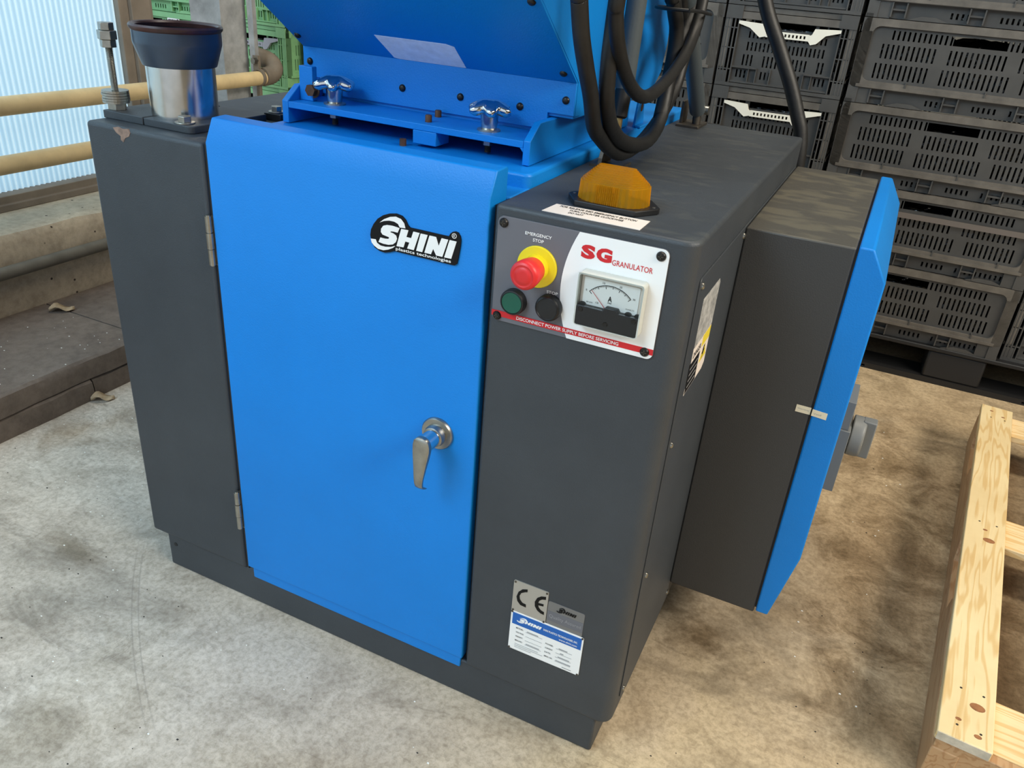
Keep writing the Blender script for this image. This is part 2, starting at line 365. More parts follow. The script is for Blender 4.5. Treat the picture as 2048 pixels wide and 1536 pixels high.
def obj(name, bm, mat, parent=None, bevel=0, seg=2, smooth=None, angle=40):
    me = bpy.data.meshes.new(name); bm.to_mesh(me); bm.free()
    me.materials.append(MATS[mat])
    o = bpy.data.objects.new(name, me); COL.objects.link(o)
    if smooth is None: smooth = bevel > 0
    if smooth:
        for p in me.polygons: p.use_smooth = True
        try: me.set_sharp_from_angle(angle=math.radians(angle))
        except Exception: pass
    if bevel:
        b = o.modifiers.new('bevel', 'BEVEL'); b.width = bevel; b.segments = seg; b.limit_method = 'ANGLE'; b.angle_limit = math.radians(35)
        b.harden_normals = False
    if parent is not None:
        o.parent = parent; o.matrix_parent_inverse = pinv(parent)
    return o
def pinv(parent):
    # world matrix of a parent whose ancestors all sit unrotated when built
    mtx = Matrix.Translation(parent.location)
    if parent.parent is not None: mtx = Matrix.Identity(4)
    return mtx.inverted()
def empty(name, loc=(0, 0, 0)):
    o = bpy.data.objects.new(name, None); COL.objects.link(o); o.location = loc
    o.empty_display_size = 0.05; return o
def tag(o, label=None, cat=None, group=None, kind=None):
    if label: o['label'] = label
    if cat: o['category'] = cat
    if group: o['group'] = group
    if kind: o['kind'] = kind
    return o
def copy_tree(o, parent=None):
    c = o.copy(); COL.objects.link(c)
    if parent is not None: c.parent = parent
    for ch in o.children: copy_tree(ch, c)
    return c
KIDS = {}

def text(name, s, u, v, w, h, mat, parent, frame, depth, bold=0.0):
    cu = bpy.data.curves.new('text', 'FONT'); cu.body = s; cu.size = 1.0; cu.offset = bold; cu.resolution_u = 3
    t = bpy.data.objects.new('text', cu); COL.objects.link(t)
    dg = bpy.context.evaluated_depsgraph_get()
    me = bpy.data.meshes.new_from_object(t.evaluated_get(dg))
    bpy.data.objects.remove(t); bpy.data.curves.remove(cu)
    xs = [q.co.x for q in me.vertices]; ys = [q.co.y for q in me.vertices]
    x0, x1, y0, y1 = min(xs), max(xs), min(ys), max(ys)
    sx = w/(x1-x0); sy = h/(y1-y0)
    for q in me.vertices:
        a = u+(q.co.x-x0)*sx; b = v+(q.co.y-y0)*sy
        q.co = {'front': (a, depth, b), 'top': (a, b, depth), 'right': (depth, a, b)}[frame]
    me.name = name; me.materials.clear(); me.materials.append(MATS[mat])
    o = bpy.data.objects.new(name, me); COL.objects.link(o)
    if parent is not None: o.parent = parent; o.matrix_parent_inverse = pinv(parent)
    return o

# ------------------------------------------------------------------ the setting
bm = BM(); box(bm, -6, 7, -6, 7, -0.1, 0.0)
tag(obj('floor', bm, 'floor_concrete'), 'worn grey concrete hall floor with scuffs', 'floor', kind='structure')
bm = BM(); box(bm, -1.5, 7, 6.0, 6.2, 0, 4.3)
tag(obj('wall_back', bm, 'hall_wall'), 'plain grey hall wall far behind the crates', 'wall', kind='structure')
bm = BM(); box(bm, 6.0, 6.2, -6, 6.0, 0, 4.3)
tag(obj('wall_right', bm, 'hall_wall'), 'plain hall wall on the right', 'wall', kind='structure')
bm = BM(); box(bm, -1.5, 7, -4.5, 6.2, 4.3, 4.5)
tag(obj('ceiling', bm, 'ceiling_dark'), 'dark hall ceiling', 'ceiling', kind='structure')
# low concrete wall with ledge under the translucent window
bm = BM()
ny = 60; y0w, y1w = -3.0, 1.72
prev = None
rows = []
for i in range(ny+1):
    y = y0w+(y1w-y0w)*i/ny
    jx = random.uniform(-0.006, 0.006); jz = random.uniform(-0.008, 0.006)
    sec = [(-1.42, 0.0), (-1.092, 0.0), (-1.092, 0.12), (-1.088, 0.24), (-1.094, 0.315), (-1.098+jx, 0.335+jz), (-1.112+jx, 0.352+jz*0.4), (-1.20, 0.353), (-1.30, 0.357), (-1.42, 0.357)]
    rows.append([bm.verts.new((x, y, z)) for x, z in sec])
for i in range(ny):
    for k in range(len(rows[0])):
        k2 = (k+1) % len(rows[0]); bm.faces.new((rows[i][k], rows[i][k2], rows[i+1][k2], rows[i+1][k]))
bm.faces.new(rows[0]); bm.faces.new(rows[-1][::-1]); bmesh.ops.recalc_face_normals(bm, faces=bm.faces[:])
tag(obj('wall_left', bm, 'wall_concrete', smooth=True, angle=35), 'low weathered concrete wall with a broad ledge', 'wall', kind='structure')
# window: corrugated translucent sheet with sill and post
win = empty('window_1', (-1.33, 0.0, 0.357)); tag(win, 'pale corrugated translucent window sheet in a brown frame', 'window', kind='structure')
bm = BM()
pitch = 0.0195; step = 6; nn = int((1.235+3.0)/pitch*step); vs0 = []; vs1 = []
for i in range(nn+1):
    y = -3.0+i*pitch/step; x = -1.335+0.0045*math.sin(2*math.pi*y/pitch)
    vs0.append(bm.verts.new((x, y, 0.40))); vs1.append(bm.verts.new((x, y, 4.2)))
for i in range(nn): bm.faces.new((vs0[i], vs0[i+1], vs1[i+1], vs1[i]))
obj('pane', bm, 'translucent_sheet', win, smooth=True)
bm = BM(); prismY(bm, [(-1.40, 0.357), (-1.296, 0.357), (-1.296, 0.377), (-1.302, 0.381), (-1.302, 0.403), (-1.318, 0.408), (-1.40, 0.408)], -3.0, 1.225)
obj('sill', bm, 'window_frame', win, bevel=0.002)
bm = BM(); box(bm, -1.40, -1.315, 1.222, 1.262, 0.357, 4.2); box(bm, -1.42, -1.30, 1.262, 1.345, 0.357, 4.2); box(bm, -1.40, -1.325, 1.345, 1.375, 0.357, 4.2)
obj('post', bm, 'window_frame', win, bevel=0.003)

# stacked concrete slabs in front of the low wall
SL = [('upper dark concrete slab nearest the camera, under a dry leaf', -1.4, 0.592, 0.062, 0.121), ('upper dark concrete slab beyond the joint, beside the grey housing', 0.598, 1.70, 0.062, 0.120),
      ('lower dark concrete slab under the slab nearest the camera', -1.5, 0.40, 0.0, 0.059), ('lower dark concrete slab under the farther slab', 0.405, 1.70, 0.0, 0.060)]
for lab, ya, yb, za, zb in SL:
    bm = BM(); n = int((yb-ya)/0.06); prev = None; fs = []
    for i in range(n+1):
        y = ya+(yb-ya)*i/n; j = random.uniform(-0.003, 0.003); k = random.uniform(-0.003, 0.002)
        xf = -0.668 if za > 0.01 else -0.664
        sec = [(-1.088, za), (xf+j, za), (xf+j*0.6, za+(zb-za)*0.55), (xf+j-0.003, zb-0.006+k), (xf+j-0.011, zb), (-1.088, zb)]
        cur = [bm.verts.new((x, y, z)) for x, z in sec]
        if prev:
            for a in range(6): bm.faces.new((prev[a], prev[(a+1) % 6], cur[(a+1) % 6], cur[a]))
        else: bm.faces.new(cur)
        prev = cur
    bm.faces.new(prev[::-1]); bmesh.ops.recalc_face_normals(bm, faces=bm.faces[:])
    tag(obj('concrete_slab', bm, 'slab_concrete', smooth=True, angle=35), lab, 'slab', 'stacked concrete slabs along the wall')

# pipes and column on the left
rail = empty('guard_rail', (-1.09, 0.6, 0)); tag(rail, 'pale yellow double pipe guard rail in front of the translucent window', 'guard rail')
bm = BM(); tube(bm, [(-1.09, -3.0, 0.712), (-1.09, 0.6, 0.714), (-1.09, 1.665, 0.709)], 0.026, 20, 1); obj('upper_pipe', bm, 'yellow_pipe', rail, smooth=True)
bm = BM(); tube(bm, [(-1.09, -3.0, 0.556), (-1.09, 1.9, 0.556)], 0.026, 20, 1); obj('lower_pipe', bm, 'yellow_pipe', rail, smooth=True)
bm = BM(); tube(bm, [(-1.09, 1.655, 0.712), (-1.09, 1.70, 0.716), (-1.095, 1.728, 0.735), (-1.12, 1.735, 0.76), (-1.17, 1.72, 0.775)], 0.034, 20, 5); obj('elbow_sleeve', bm, 'pipe_foam', rail, smooth=True)
bm = BM(); lathe(bm, [(0.026, -0.006), (0.032, -0.006), (0.032, 0.006), (0.026, 0.006)], (-1.09, 1.635, 0.712), 'Y', 24, True); box(bm, -1.11, -1.085, 1.628, 1.642, 0.738, 0.79); box(bm, -1.10, -1.085, 1.628, 1.642, 0.60, 0.688)
obj('clamp', bm, 'pipe_foam', rail, smooth=True)
bm = BM(); box(bm, -1.125, -1.10, 1.632, 1.652, 0.0, 1.6); obj('clamp_post', bm, 'galvanised', rail)
bm = BM(); hexnut(bm, (-1.095, 1.63, 0.772), 0.012, -0.02, 0.0, 'Y'); obj('clamp_bolt', bm, 'zinc', rail)
bm = BM(); tube(bm, [(-1.062, -3.0, 0.264), (-1.062, 0.5, 0.262), (-1.062, 1.7, 0.258)], 0.019, 18, 1)
pp = empty('wall_pipe', (-1.062, 0.5, 0.26)); tag(pp, 'thin grey pipe running along the low concrete wall', 'pipe'); obj('pipe', bm, 'grey_pipe', pp, smooth=True)
for y in (-0.9, 1.25):
    bm = BM(); lathe(bm, [(0.019, -0.01), (0.024, -0.01), (0.024, 0.01), (0.019, 0.01)], (-1.062, y, 0.262), 'Y', 20, True); box(bm, -1.094, -1.06, y-0.008, y+0.008, 0.258, 0.266)
    obj('pipe_clip', bm, 'grey_pipe', pp)
colm = empty('steel_column', (-1.22, 1.6, 0.357)); tag(colm, 'mottled galvanised steel column behind the yellow rail', 'column')
bm = BM(); prismZ(bm, [(-1.30, 1.525), (-1.158, 1.525), (-1.158, 1.535), (-1.226, 1.538), (-1.226, 1.64), (-1.158, 1.643), (-1.158, 1.653), (-1.30, 1.653), (-1.30, 1.643), (-1.234, 1.64), (-1.234, 1.538), (-1.30, 1.535)], 0.357, 4.3)
bm2 = BM(); box(bm2, -1.160, -1.154, 1.5245, 1.6535, 0.359, 4.29)
obj('beam', bm, 'galvanised', colm); obj('cover_plate', bm2, 'galvanised', colm)

# ------------------------------------------------------------------ crates
CL, CW, CH = 0.664, 0.404, 0.245
def slotted(bm, x0, x1, z0, z1, y0, y1, rows):
    # rows: (za, zb, [(xa, xb), ...]) holes; solid strips elsewhere
    rows = sorted(rows); z = z0
    for za, zb, holes in rows:
        if za > z: box(bm, x0, x1, y0, y1, z, za)
        x = x0
        for xa, xb in sorted(holes):
            if xa > x: box(bm, x, xa, y0, y1, za, zb)
            x = xb
        if x < x1: box(bm, x, x1, y0, y1, za, zb)
        z = zb
    if z < z1: box(bm, x0, x1, y0, y1, z, z1)
def slots(x0, x1, pitch, w, skip=()):
    n = int((x1-x0)/pitch); off = ((x1-x0)-n*pitch)/2; out = []
    for i in range(n+1):
        c = x0+off+i*pitch
        if any(a < c < b for a, b in skip): continue
        out.append((c-w/2, c+w/2))
    return out
def long_side():
    bm = BM(); h = CL/2
    o = rrect(-h, h, 0.045, 0.243, 0.016, 5); i = rrect(-h+0.03, h-0.03, 0.066, 0.222, 0.022, 5)
    ringY(bm, o, i, 0.0, 0.018)
    box(bm, -h+0.02, h-0.02, -0.004, 0.010, 0.047, 0.056)                   # bottom ledge
    for f in bm.faces: f.material_index = 1
    P = 0.0146; W = 0.0056
    top = slots(-0.245, 0.245, P, W, [(-0.08, 0.075)]) + [(-0.075, 0.07)]
    mid = slots(-0.265, 0.265, P, W, [(-0.105, -0.075), (0.085, 0.115)])
    low = slots(-0.275, 0.275, P, W, [(-0.115, -0.085), (0.095, 0.125)])
    slotted(bm, -h+0.022, h-0.022, 0.060, 0.228, 0.010, 0.016, [(0.075, 0.119, low), (0.133, 0.174, mid), (0.187, 0.213, top)])
    for x in (-0.17, 0.05, 0.24): box(bm, x-0.002, x+0.002, -0.003, 0.01, 0.056, 0.072)
    # stacking skirt below the frame
    sk = slots(-0.10, 0.09, 0.0146, 0.006, [(-0.05, 0.02)]) + slots(0.13, 0.28, 0.0146, 0.006)
    slotted(bm, -h+0.05, h-0.05, 0.0, 0.047, 0.018, 0.022, [(0.010, 0.028, sk)])
    for x in (-0.245, -0.035, 0.165):
        box(bm, x-0.022, x-0.018, 0.0, 0.02, 0.004, 0.046); box(bm, x+0.018, x+0.022, 0.0, 0.02, 0.004, 0.046); box(bm, x-0.018, x+0.018, 0.004, 0.02, 0.022, 0.027)
    for s in (-1, 1): box(bm, min(s*h, s*(h-0.065)), max(s*h, s*(h-0.065)), 0.004, 0.03, 0.0, 0.046)
    for c in (-0.16, 0.22): prismY(bm, [(c-0.055, 0.0), (c-0.045, 0.004), (c-0.02, 0.012), (c+0.02, 0.012), (c+0.045, 0.004), (c+0.055, 0.0)], 0.002, 0.012)
    return bm
def short_side():
    bm = BM(); h = CW/2
    box(bm, -h, h, 0.0, 0.02, 0.205, 0.226); box(bm, -h, h, 0.004, 0.02, 0.228, 0.243)        # top rails
    for f in bm.faces: f.material_index = 1
    P = 0.0132; W = 0.0055
    r1 = slots(-0.125, 0.125, P, W); r2 = slots(-0.125, 0.125, P, W); r3 = slots(-0.13, 0.13, P, W, [(-0.09, -0.06), (0.075, 0.1)]); r4 = slots(-0.14, 0.14, P, W, [(-0.10, -0.07), (-0.02, 0.03), (0.07, 0.09)])
    slotted(bm, -0.158, 0.158, 0.012, 0.205, 0.014, 0.019, [(0.028, 0.052, r4), (0.066, 0.100, r3), (0.112, 0.138, r2), (0.150, 0.170, r1), (0.182, 0.203, [(-0.15, -0.115), (-0.11, -0.09), (-0.075, 0.08), (0.09, 0.115), (0.12, 0.15)])])
    box(bm, -h, h, -0.002, 0.02, 0.0, 0.010); box(bm, -0.155, 0.155, 0.004, 0.014, 0.012, 0.017)
    for s in (-1, 1):
        for a in (0.170, 0.182, 0.192):
            x = s*a; box(bm, x-0.002, x+0.002, -0.001, 0.02, 0.010, 0.206)
        box(bm, min(s*0.156, s*0.160), max(s*0.156, s*0.160), 0.0, 0.02, 0.010, 0.206)
        box(bm, min(s*(h-0.004), s*h), max(s*(h-0.004), s*h), -0.001, 0.03, 0.0, 0.206)
        for z in (0.05, 0.115, 0.175): box(bm, min(s*0.16, s*h), max(s*0.16, s*h), 0.0, 0.013, z, z+0.003)
        box(bm, min(s*0.075, s*0.16), max(s*0.075, s*0.16), 0.002, 0.014, 0.058, 0.062)
        for a in (0.075, 0.10): box(bm, s*a-0.0015, s*a+0.0015, 0.004, 0.014, 0.012, 0.062)
        box(bm, min(s*0.150, s*h), max(s*0.150, s*h), -0.003, 0.02, 0.204, 0.243)
    for x in (-0.03, 0.04): box(bm, x-0.002, x+0.002, 0.005, 0.014, 0.012, 0.062)
    return bm
def handle():
    bm = BM()
    prismY(bm, [(-0.158, 0.199), (-0.080, 0.195), (-0.074, 0.178), (-0.066, 0.174), (-0.066, 0.160), (-0.085, 0.155), (-0.098, 0.164), (-0.120, 0.180), (-0.158, 0.190)], 0.000, 0.010)
    prismY(bm, [(0.158, 0.199), (0.080, 0.195), (0.074, 0.178), (0.066, 0.174), (0.066, 0.158), (0.075, 0.148), (0.092, 0.153), (0.115, 0.178), (0.158, 0.190)], 0.000, 0.010)
    slotted(bm, -0.067, 0.067, 0.158, 0.177, 0.000, 0.008, [(0.163, 0.172, slots(-0.058, 0.058, 0.0118, 0.0062))])
    return bm
def crate_base():
    bm = BM(); box(bm, -CL/2+0.02, CL/2-0.02, -CW/2+0.02, CW/2-0.02, 0.004, 0.012); return bm
def liner():
    bm = BM(); n = 14
    hx, hy = CL/2-0.035, CW/2-0.035; g = []
    for i in range(n+1):
        for j in range(n+1):
            e = min(i, n-i, j, n-j); z = 0.185+(0.03 if e > 1 else 0)*random.uniform(-0.6, 0.9)
            g.append(bm.verts.new((-hx+2*hx*i/n, -hy+2*hy*j/n, z)))
    for i in range(n):
        for j in range(n): a = i*(n+1)+j; bm.faces.new((g[a], g[a+n+1], g[a+n+2], g[a+1]))
    low = bmesh.ops.extrude_edge_only(bm, edges=[e for e in bm.edges if e.is_boundary])
    for v in low['geom']:
        if isinstance(v, bmesh.types.BMVert): v.co.z = 0.014
    bmesh.ops.recalc_face_normals(bm, faces=bm.faces[:])
    return bm
MESHES = {}
def crate_meshes():
    for k, f, mm in (('long_side', long_side, 'crate_black'), ('short_side', short_side, 'crate_black'), ('crate_floor', crate_base, 'crate_black'), ('bag_liner', liner, 'bag_black'), ('grip_handle', handle, 'handle_white')):
        me = bpy.data.meshes.new(k); b = f(); b.to_mesh(me); b.free(); me.materials.append(MATS[mm]); me.materials.append(MATS['crate_rail']); MESHES[k] = me
crate_meshes()
def variant(k, mat):
    key = k+'_'+mat
    if key not in MESHES:
        me = MESHES[k].copy(); me.materials[0] = MATS[mat]; me.materials[1] = MATS['crate_rail' if mat == 'crate_black' else mat]; me.name = k; MESHES[key] = me
    return MESHES[key]
def crate(cx, cy, z0, rz, body, hmat, label, group, handles=True):
    r = empty('plastic_crate', (cx, cy, z0)); r.rotation_euler = (0, 0, rz)
    tag(r, label, 'crate', group)
    def put(name, me, loc, a):
        o = bpy.data.objects.new(name, me); COL.objects.link(o); o.parent = r; o.location = loc; o.rotation_euler = (0, 0, a); return o
    for a, y in ((0, -CW/2), (math.pi, CW/2)): put('long_side', variant('long_side', body), (0, y, 0), a)
    for a, x in ((math.pi/2, CL/2), (-math.pi/2, -CL/2)):
        s = put('short_side', variant('short_side', body), (x, 0, 0), a)
        if handles:
            hd = put('grip_handle', variant('grip_handle', hmat), (x*1.001, 0, 0), a)
            hd['label'] = 'light coloured grip handle'
    put('crate_floor', variant('crate_floor', body), (0, 0, 0), 0)
    lo = put('bag_liner', MESHES['bag_liner'], (0, 0, 0), 0); lo['label'] = 'glossy black plastic bag inside'
    return r
def pallet_black(x0, y0, label, Wd=1.32):
    r = empty('plastic_pallet', (x0, y0, 0)); tag(r, label, 'pallet', 'black plastic pallets')
    Dp = 0.88
    bm = BM(); box(bm, 0, Wd, 0, Dp, 0.116, 0.131); o = obj('deck', bm, 'pallet_black', None, bevel=0.003); o.parent = r
    bm = BM()
    for y in (0.0, Dp/2-0.06, Dp-0.12):
        slotted_h = [(0.006, 0.012, [(Wd*0.18+0.07*i, Wd*0.18+0.012+0.07*i) for i in range(3)]+[(Wd*0.67+0.07*i, Wd*0.67+0.012+0.07*i) for i in range(3)])]
        slotted(bm, 0, Wd, 0.0, 0.020, y, y+0.12, slotted_h)
    o = obj('bottom_rail', bm, 'pallet_black', None); o.parent = r
    for bx in ((0.0, Wd/2-0.09, Wd-0.18) if Wd > 1 else (0.0, Wd-0.18)):
        for y in (0.003, Dp/2-0.057, Dp-0.117):
            bm = BM(); prismX(bm, [(y, 0.018), (y+0.114, 0.018), (y+0.110, 0.117), (y+0.006, 0.117)], bx, bx+0.18)
            o = obj('block', bm, 'pallet_black', None, bevel=0.008); o.parent = r
    return r
pallet_black(0.897, 1.955, 'black plastic pallet under the crates beside the wooden pallet')
pallet_black(-0.445, 1.955, 'black plastic pallet under the crate stacks behind the machine')
pallet_black(-2.50, 1.945, 'black plastic pallet under the green crates')
pallet_black(-1.165, 1.98, 'narrow black pallet under the dusty brown crates', 0.68)
ORD = ['bottom', 'second from the bottom', 'third from the bottom', 'fourth from the bottom', 'topmost']
ZL = [0.131+0.245*k for k in range(5)]
for k in range(5):
    crate(1.331, 1.957+CW/2, ZL[k], 0, 'crate_black', 'handle_white', 'black long-sided crate beside the blue cabinet door, %s of its stack' % ORD[k], 'black crates stacked behind the machine')
for k in range(5):
    crate(0.7815, 1.962+CL/2, ZL[k], math.pi/2, 'crate_black', 'handle_white', 'black crate with white grip behind the cable, %s of its stack' % ORD[k], 'black crates stacked behind the machine')
for k in range(5):
    crate(0.238, 1.957+CW/2, ZL[k], 0, 'crate_black', 'handle_white', 'black crate half hidden by the hoses, %s of its stack' % ORD[k], 'black crates stacked behind the machine')
for k in range(2):
    crate(1.880, 1.985+CL/2, ZL[k], math.pi/2, 'crate_black', 'handle_white', 'black crate at the right picture edge, %s of its stack' % ORD[k], 'black crates stacked behind the machine')
for k in range(4):
    crate(-0.84, 2.02+CW/2, ZL[k], 0, 'crate_brown', 'handle_grey', 'dusty brown crate between green crates and hopper, %s of its stack' % ORD[k], 'dusty crates beside the green stack')
for k in range(5):
    r = crate(-1.395, 1.965+CL/2, ZL[k], math.pi/2+math.radians(-4), 'crate_green', 'handle_grey', 'green crate with grey grip behind the rail, %s of its stack' % ORD[k], 'green crates behind the column')
for k in range(5):
    crate(-2.02, 1.985+CW/2, ZL[k], 0, 'crate_green', 'handle_grey', 'green crate between window post and column, %s of its stack' % ORD[k], 'green crates behind the column')
# small barcode label on a green crate
bm = BM(); box(bm, -1.905, -1.835, 1.9815, 1.984, 0.812, 0.842); lb = obj('barcode_label', bm, 'print_white'); tag(lb, 'small white barcode label on the green crate', 'label')
bm = BM()
x = -1.898
for w in (0.003, 0.005, 0.002, 0.006, 0.003, 0.004): box(bm, x, x+w, 1.9800, 1.9815, 0.818, 0.838); x += w+0.004
box(bm, -1.848, -1.838, 1.9800, 1.9815, 0.814, 0.840)
obj('bar', bm, 'print_black', lb)
bm = BM(); box(bm, 0.99, 1.672, 1.944, 1.9465, 0.540, 0.557)
for xx in (0.99, 1.67): box(bm, xx, xx+0.002, 1.9465, 2.36, 0.540, 0.557)
box(bm, 0.99, 1.672, 2.36, 2.3625, 0.540, 0.557)
tag(obj('strapping_band', bm, 'strap_grey'), 'flat grey brown strapping band around the second black crate', 'strap')

# ------------------------------------------------------------------ wooden pallet (rotated about its near left corner)
wp = empty('wooden_pallet', (1.4855, 0.2100, 0)); tag(wp, 'bare pine pallet lying on the floor at the right edge', 'pallet')
LEN = 1.36; WID = 1.10
def wpart(name, bm, mat, bevel=0.002, parent=None):
    o = obj(name, bm, mat, None, bevel=bevel); o.parent = parent or wp; return o
for sx in (0.0, WID/2-0.02, WID-0.042):
    bm = BM()
    prof = [(0.0, 0.0), (LEN, 0.0), (LEN, 0.099), (1.235, 0.099), (1.215, 0.056), (1.03, 0.056), (1.01, 0.099), (0.645, 0.099), (0.625, 0.056), (0.44, 0.056), (0.42, 0.099), (0.0, 0.099)]
    prismX(bm, prof, sx, sx+0.042); wpart('stringer', bm, 'pine_side')
for y in (0.022, 0.645, 1.235):
    bm = BM(); box(bm, 0.001, WID, y, y+0.122, 0.0995, 0.1175); wpart('cross_board', bm, 'pine_cross')
for sx in (-0.002, 0.215, 0.405, 0.595, 0.785, WID-0.08):  # inner boards are out of view, added to shade the floor below
    bm = BM(); nseg = 12; prev = None
    box(bm, sx, sx+0.081, 0.0, LEN, 0.1178, 0.1365)
    b = wpart('top_board', bm, 'pine_long')
    if sx < 0:
        for (kx, ky, r) in ((0.052, 0.088, 0.010), (0.026, 0.044, 0.004), (0.056, 0.022, 0.005), (0.047, 0.62, 0.010), (0.038, 0.66, 0.004), (0.025, 1.325, 0.004), (0.055, 1.30, 0.004)):
            bm = BM(); prismZ(bm, [(kx+r*1.2*math.cos(t*math.pi/7), ky+r*0.9*math.sin(t*math.pi/7)) for t in range(14)], 0.1360, 0.1367)
            wpart('knot', bm, 'wood_knot', 0, b)
bm = BM(); box(bm, 0.002, WID, 0.002, 0.021, 0.0, 0.1175); wpart('end_board', bm, 'pine_side')
for y in (0.03, 0.12, 0.69, 1.28):
    for xx in (0.025, 0.06):
        bm = BM(); lathe(bm, [(0.0022, 0.1362), (0.0022, 0.1369)], (xx, y, 0), 'Z', 8); wpart('nail', bm, 'dark_steel', 0)
bm = BM(); box(bm, 0.0, 0.077, -0.0012, 0.0, 0.1192, 0.1352); wpart('end_grain', bm, 'wood_end', 0)
for y, xx in ((1.29, 0.13), (0.70, 0.14)):
    bm = BM(); prismZ(bm, [(xx+0.014*math.cos(t*math.pi/7), y+0.008*math.sin(t*math.pi/7)) for t in range(14)], 0.117, 0.1179)
    wpart('cross_knot', bm, 'wood_knot', 0)
wp.rotation_euler = (0, 0, -math.radians(5.17))

# ------------------------------------------------------------------ the granulator
G = empty('granulator', (0.5, 0.43, 0.0)); tag(G, 'blue and dark grey plastics granulator machine with control panel', 'machine')
def part(name, bm, mat, parent=None, label=None, **k):
    o = obj(name, bm, mat, parent or G, **k)
    if label: o['label'] = label
    return o
bm = BM(); box(bm, 0.034, 0.980, 0.005, 0.86, 0.0, 0.082)
pl = part('plinth', bm, 'grey_paint', bevel=0.004)
bm = BM(); lathe(bm, [(0.0045, 0.0042), (0.0045, 0.007)], (0.054, 0, 0.058), 'Y', 12); part('hole', bm, 'black_plastic', pl)
bm = BM(); box(bm, 0.0, 0.246, 0.0, 0.86, 0.080, 0.900)
lh = part('left_housing', bm, 'grey_paint', bevel=0.007, seg=4)
bm = BM(); prismY(bm, [(0.062, 0.897), (0.070, 0.899), (0.082, 0.8975), (0.094, 0.899), (0.099, 0.894), (0.095, 0.888), (0.086, 0.884), (0.081, 0.877), (0.076, 0.880), (0.077, 0.886), (0.068, 0.890)], -0.0006, 0.003)
part('paint_chip', bm, 'bare_metal', lh)
# core behind the door so nothing is hollow
bm = BM(); box(bm, 0.248, 0.736, 0.05, 0.86, 0.080, 0.897); part('core_frame', bm, 'blue_paint', bevel=0.003)
bm = BM(); box(bm, 0.2465, 0.2505, 0.004, 0.05, 0.082, 0.899); part('door_seal', bm, 'black_plastic')
bm = BM(); box(bm, 0.7325, 0.7365, 0.012, 0.05, 0.082, 0.895); part('door_seal', bm, 'black_plastic')
# door
bm = BM(); prismX(bm, [(-0.002, 0.0925), (-0.002, 0.9035), (0.0150, 0.9375), (0.044, 0.9385), (0.048, 0.935), (0.048, 0.0925)], 0.2545, 0.7305)
door = part('door', bm, 'blue_paint', bevel=0.0022, seg=3)
bm = BM(); box(bm, 0.264, 0.7262, 0.0012, 0.044, 0.0675, 0.0930); part('door_lip', bm, 'blue_paint', door, bevel=0.002)
for z0, z1 in ((0.7105, 0.7915), (0.1845, 0.2685)):
    bm = BM()
    hs = (z1-z0)/3; prof = []
    for i, r in enumerate((0.0052, 0.0058, 0.0052)):
        a = z0+i*hs+0.0006; b = z0+(i+1)*hs-0.0006
        lathe(bm, [(r, a), (r, b)], (0.2470, -0.0042, 0), 'Z', 14)
    lathe(bm, [(0.0035, z0-0.001), (0.0035, z1+0.001)], (0.2470, -0.0042, 0), 'Z', 10)
    box(bm, 0.2478, 0.2545, 0.0, 0.004, z0, z1)
    part('hinge', bm, 'zinc', door, smooth=True)
# handle
hc = (0.6672, 0.0, 0.5345)
bm = BM(); lathe(bm, [(0.0268, -0.002), (0.0268, -0.005), (0.0250, -0.0072), (0.0175, -0.0078), (0.0175, -0.0125), (0.0160, -0.0145), (0.0160, -0.019), (0.0145, -0.020)], hc, 'Y', 40); part('handle_rosette', bm, 'zinc', door, smooth=True)
bm = BM(); lathe(bm, [(0.0138, -0.0195), (0.0132, -0.050)], hc, 'Y', 28); part('handle_shaft', bm, 'chrome', door, smooth=True)
bm = BM()
# teardrop lever: sections down the length (z, centre x offset, half width, y front, thickness)
secs = [(0.0140, 0.000, 0.0040, -0.056, 0.006), (0.0118, 0.000, 0.0085, -0.0565, 0.007), (0.007, 0.000, 0.0122, -0.057, 0.008), (0.0, 0.0, 0.0138, -0.057, 0.009), (-0.008, -0.0002, 0.0138, -0.057, 0.010), (-0.020, -0.0008, 0.0125, -0.0575, 0.010),
        (-0.040, -0.0018, 0.0098, -0.058, 0.008), (-0.058, -0.0030, 0.0078, -0.058, 0.006), (-0.068, -0.0036, 0.0068, -0.057, 0.0055), (-0.075, -0.0040, 0.0062, -0.0545, 0.005), (-0.080, -0.0040, 0.0060, -0.050, 0.005), (-0.083, -0.0036, 0.0060, -0.045, 0.004), (-0.0845, -0.003, 0.0055, -0.041, 0.003)]
prev = None
for z, cx, hw, yf, th in secs:
    X = 0.6696+cx; Z = 0.5400+z
    cur = [bm.verts.new(p) for p in ((X-hw, yf+0.0012, Z), (X-hw*0.8, yf, Z), (X+hw*0.8, yf, Z), (X+hw, yf+0.0012, Z), (X+hw*0.95, yf+th, Z), (X-hw*0.95, yf+th, Z))]
    if prev:
        for a in range(6): bm.faces.new((prev[a], prev[(a+1) % 6], cur[(a+1) % 6], cur[a]))
    else: bm.faces.new(cur)
    prev = cur
bm.faces.new(prev[::-1]); bmesh.ops.recalc_face_normals(bm, faces=bm.faces[:])
part('handle_lever', bm, 'zinc', door, smooth=True, angle=50)
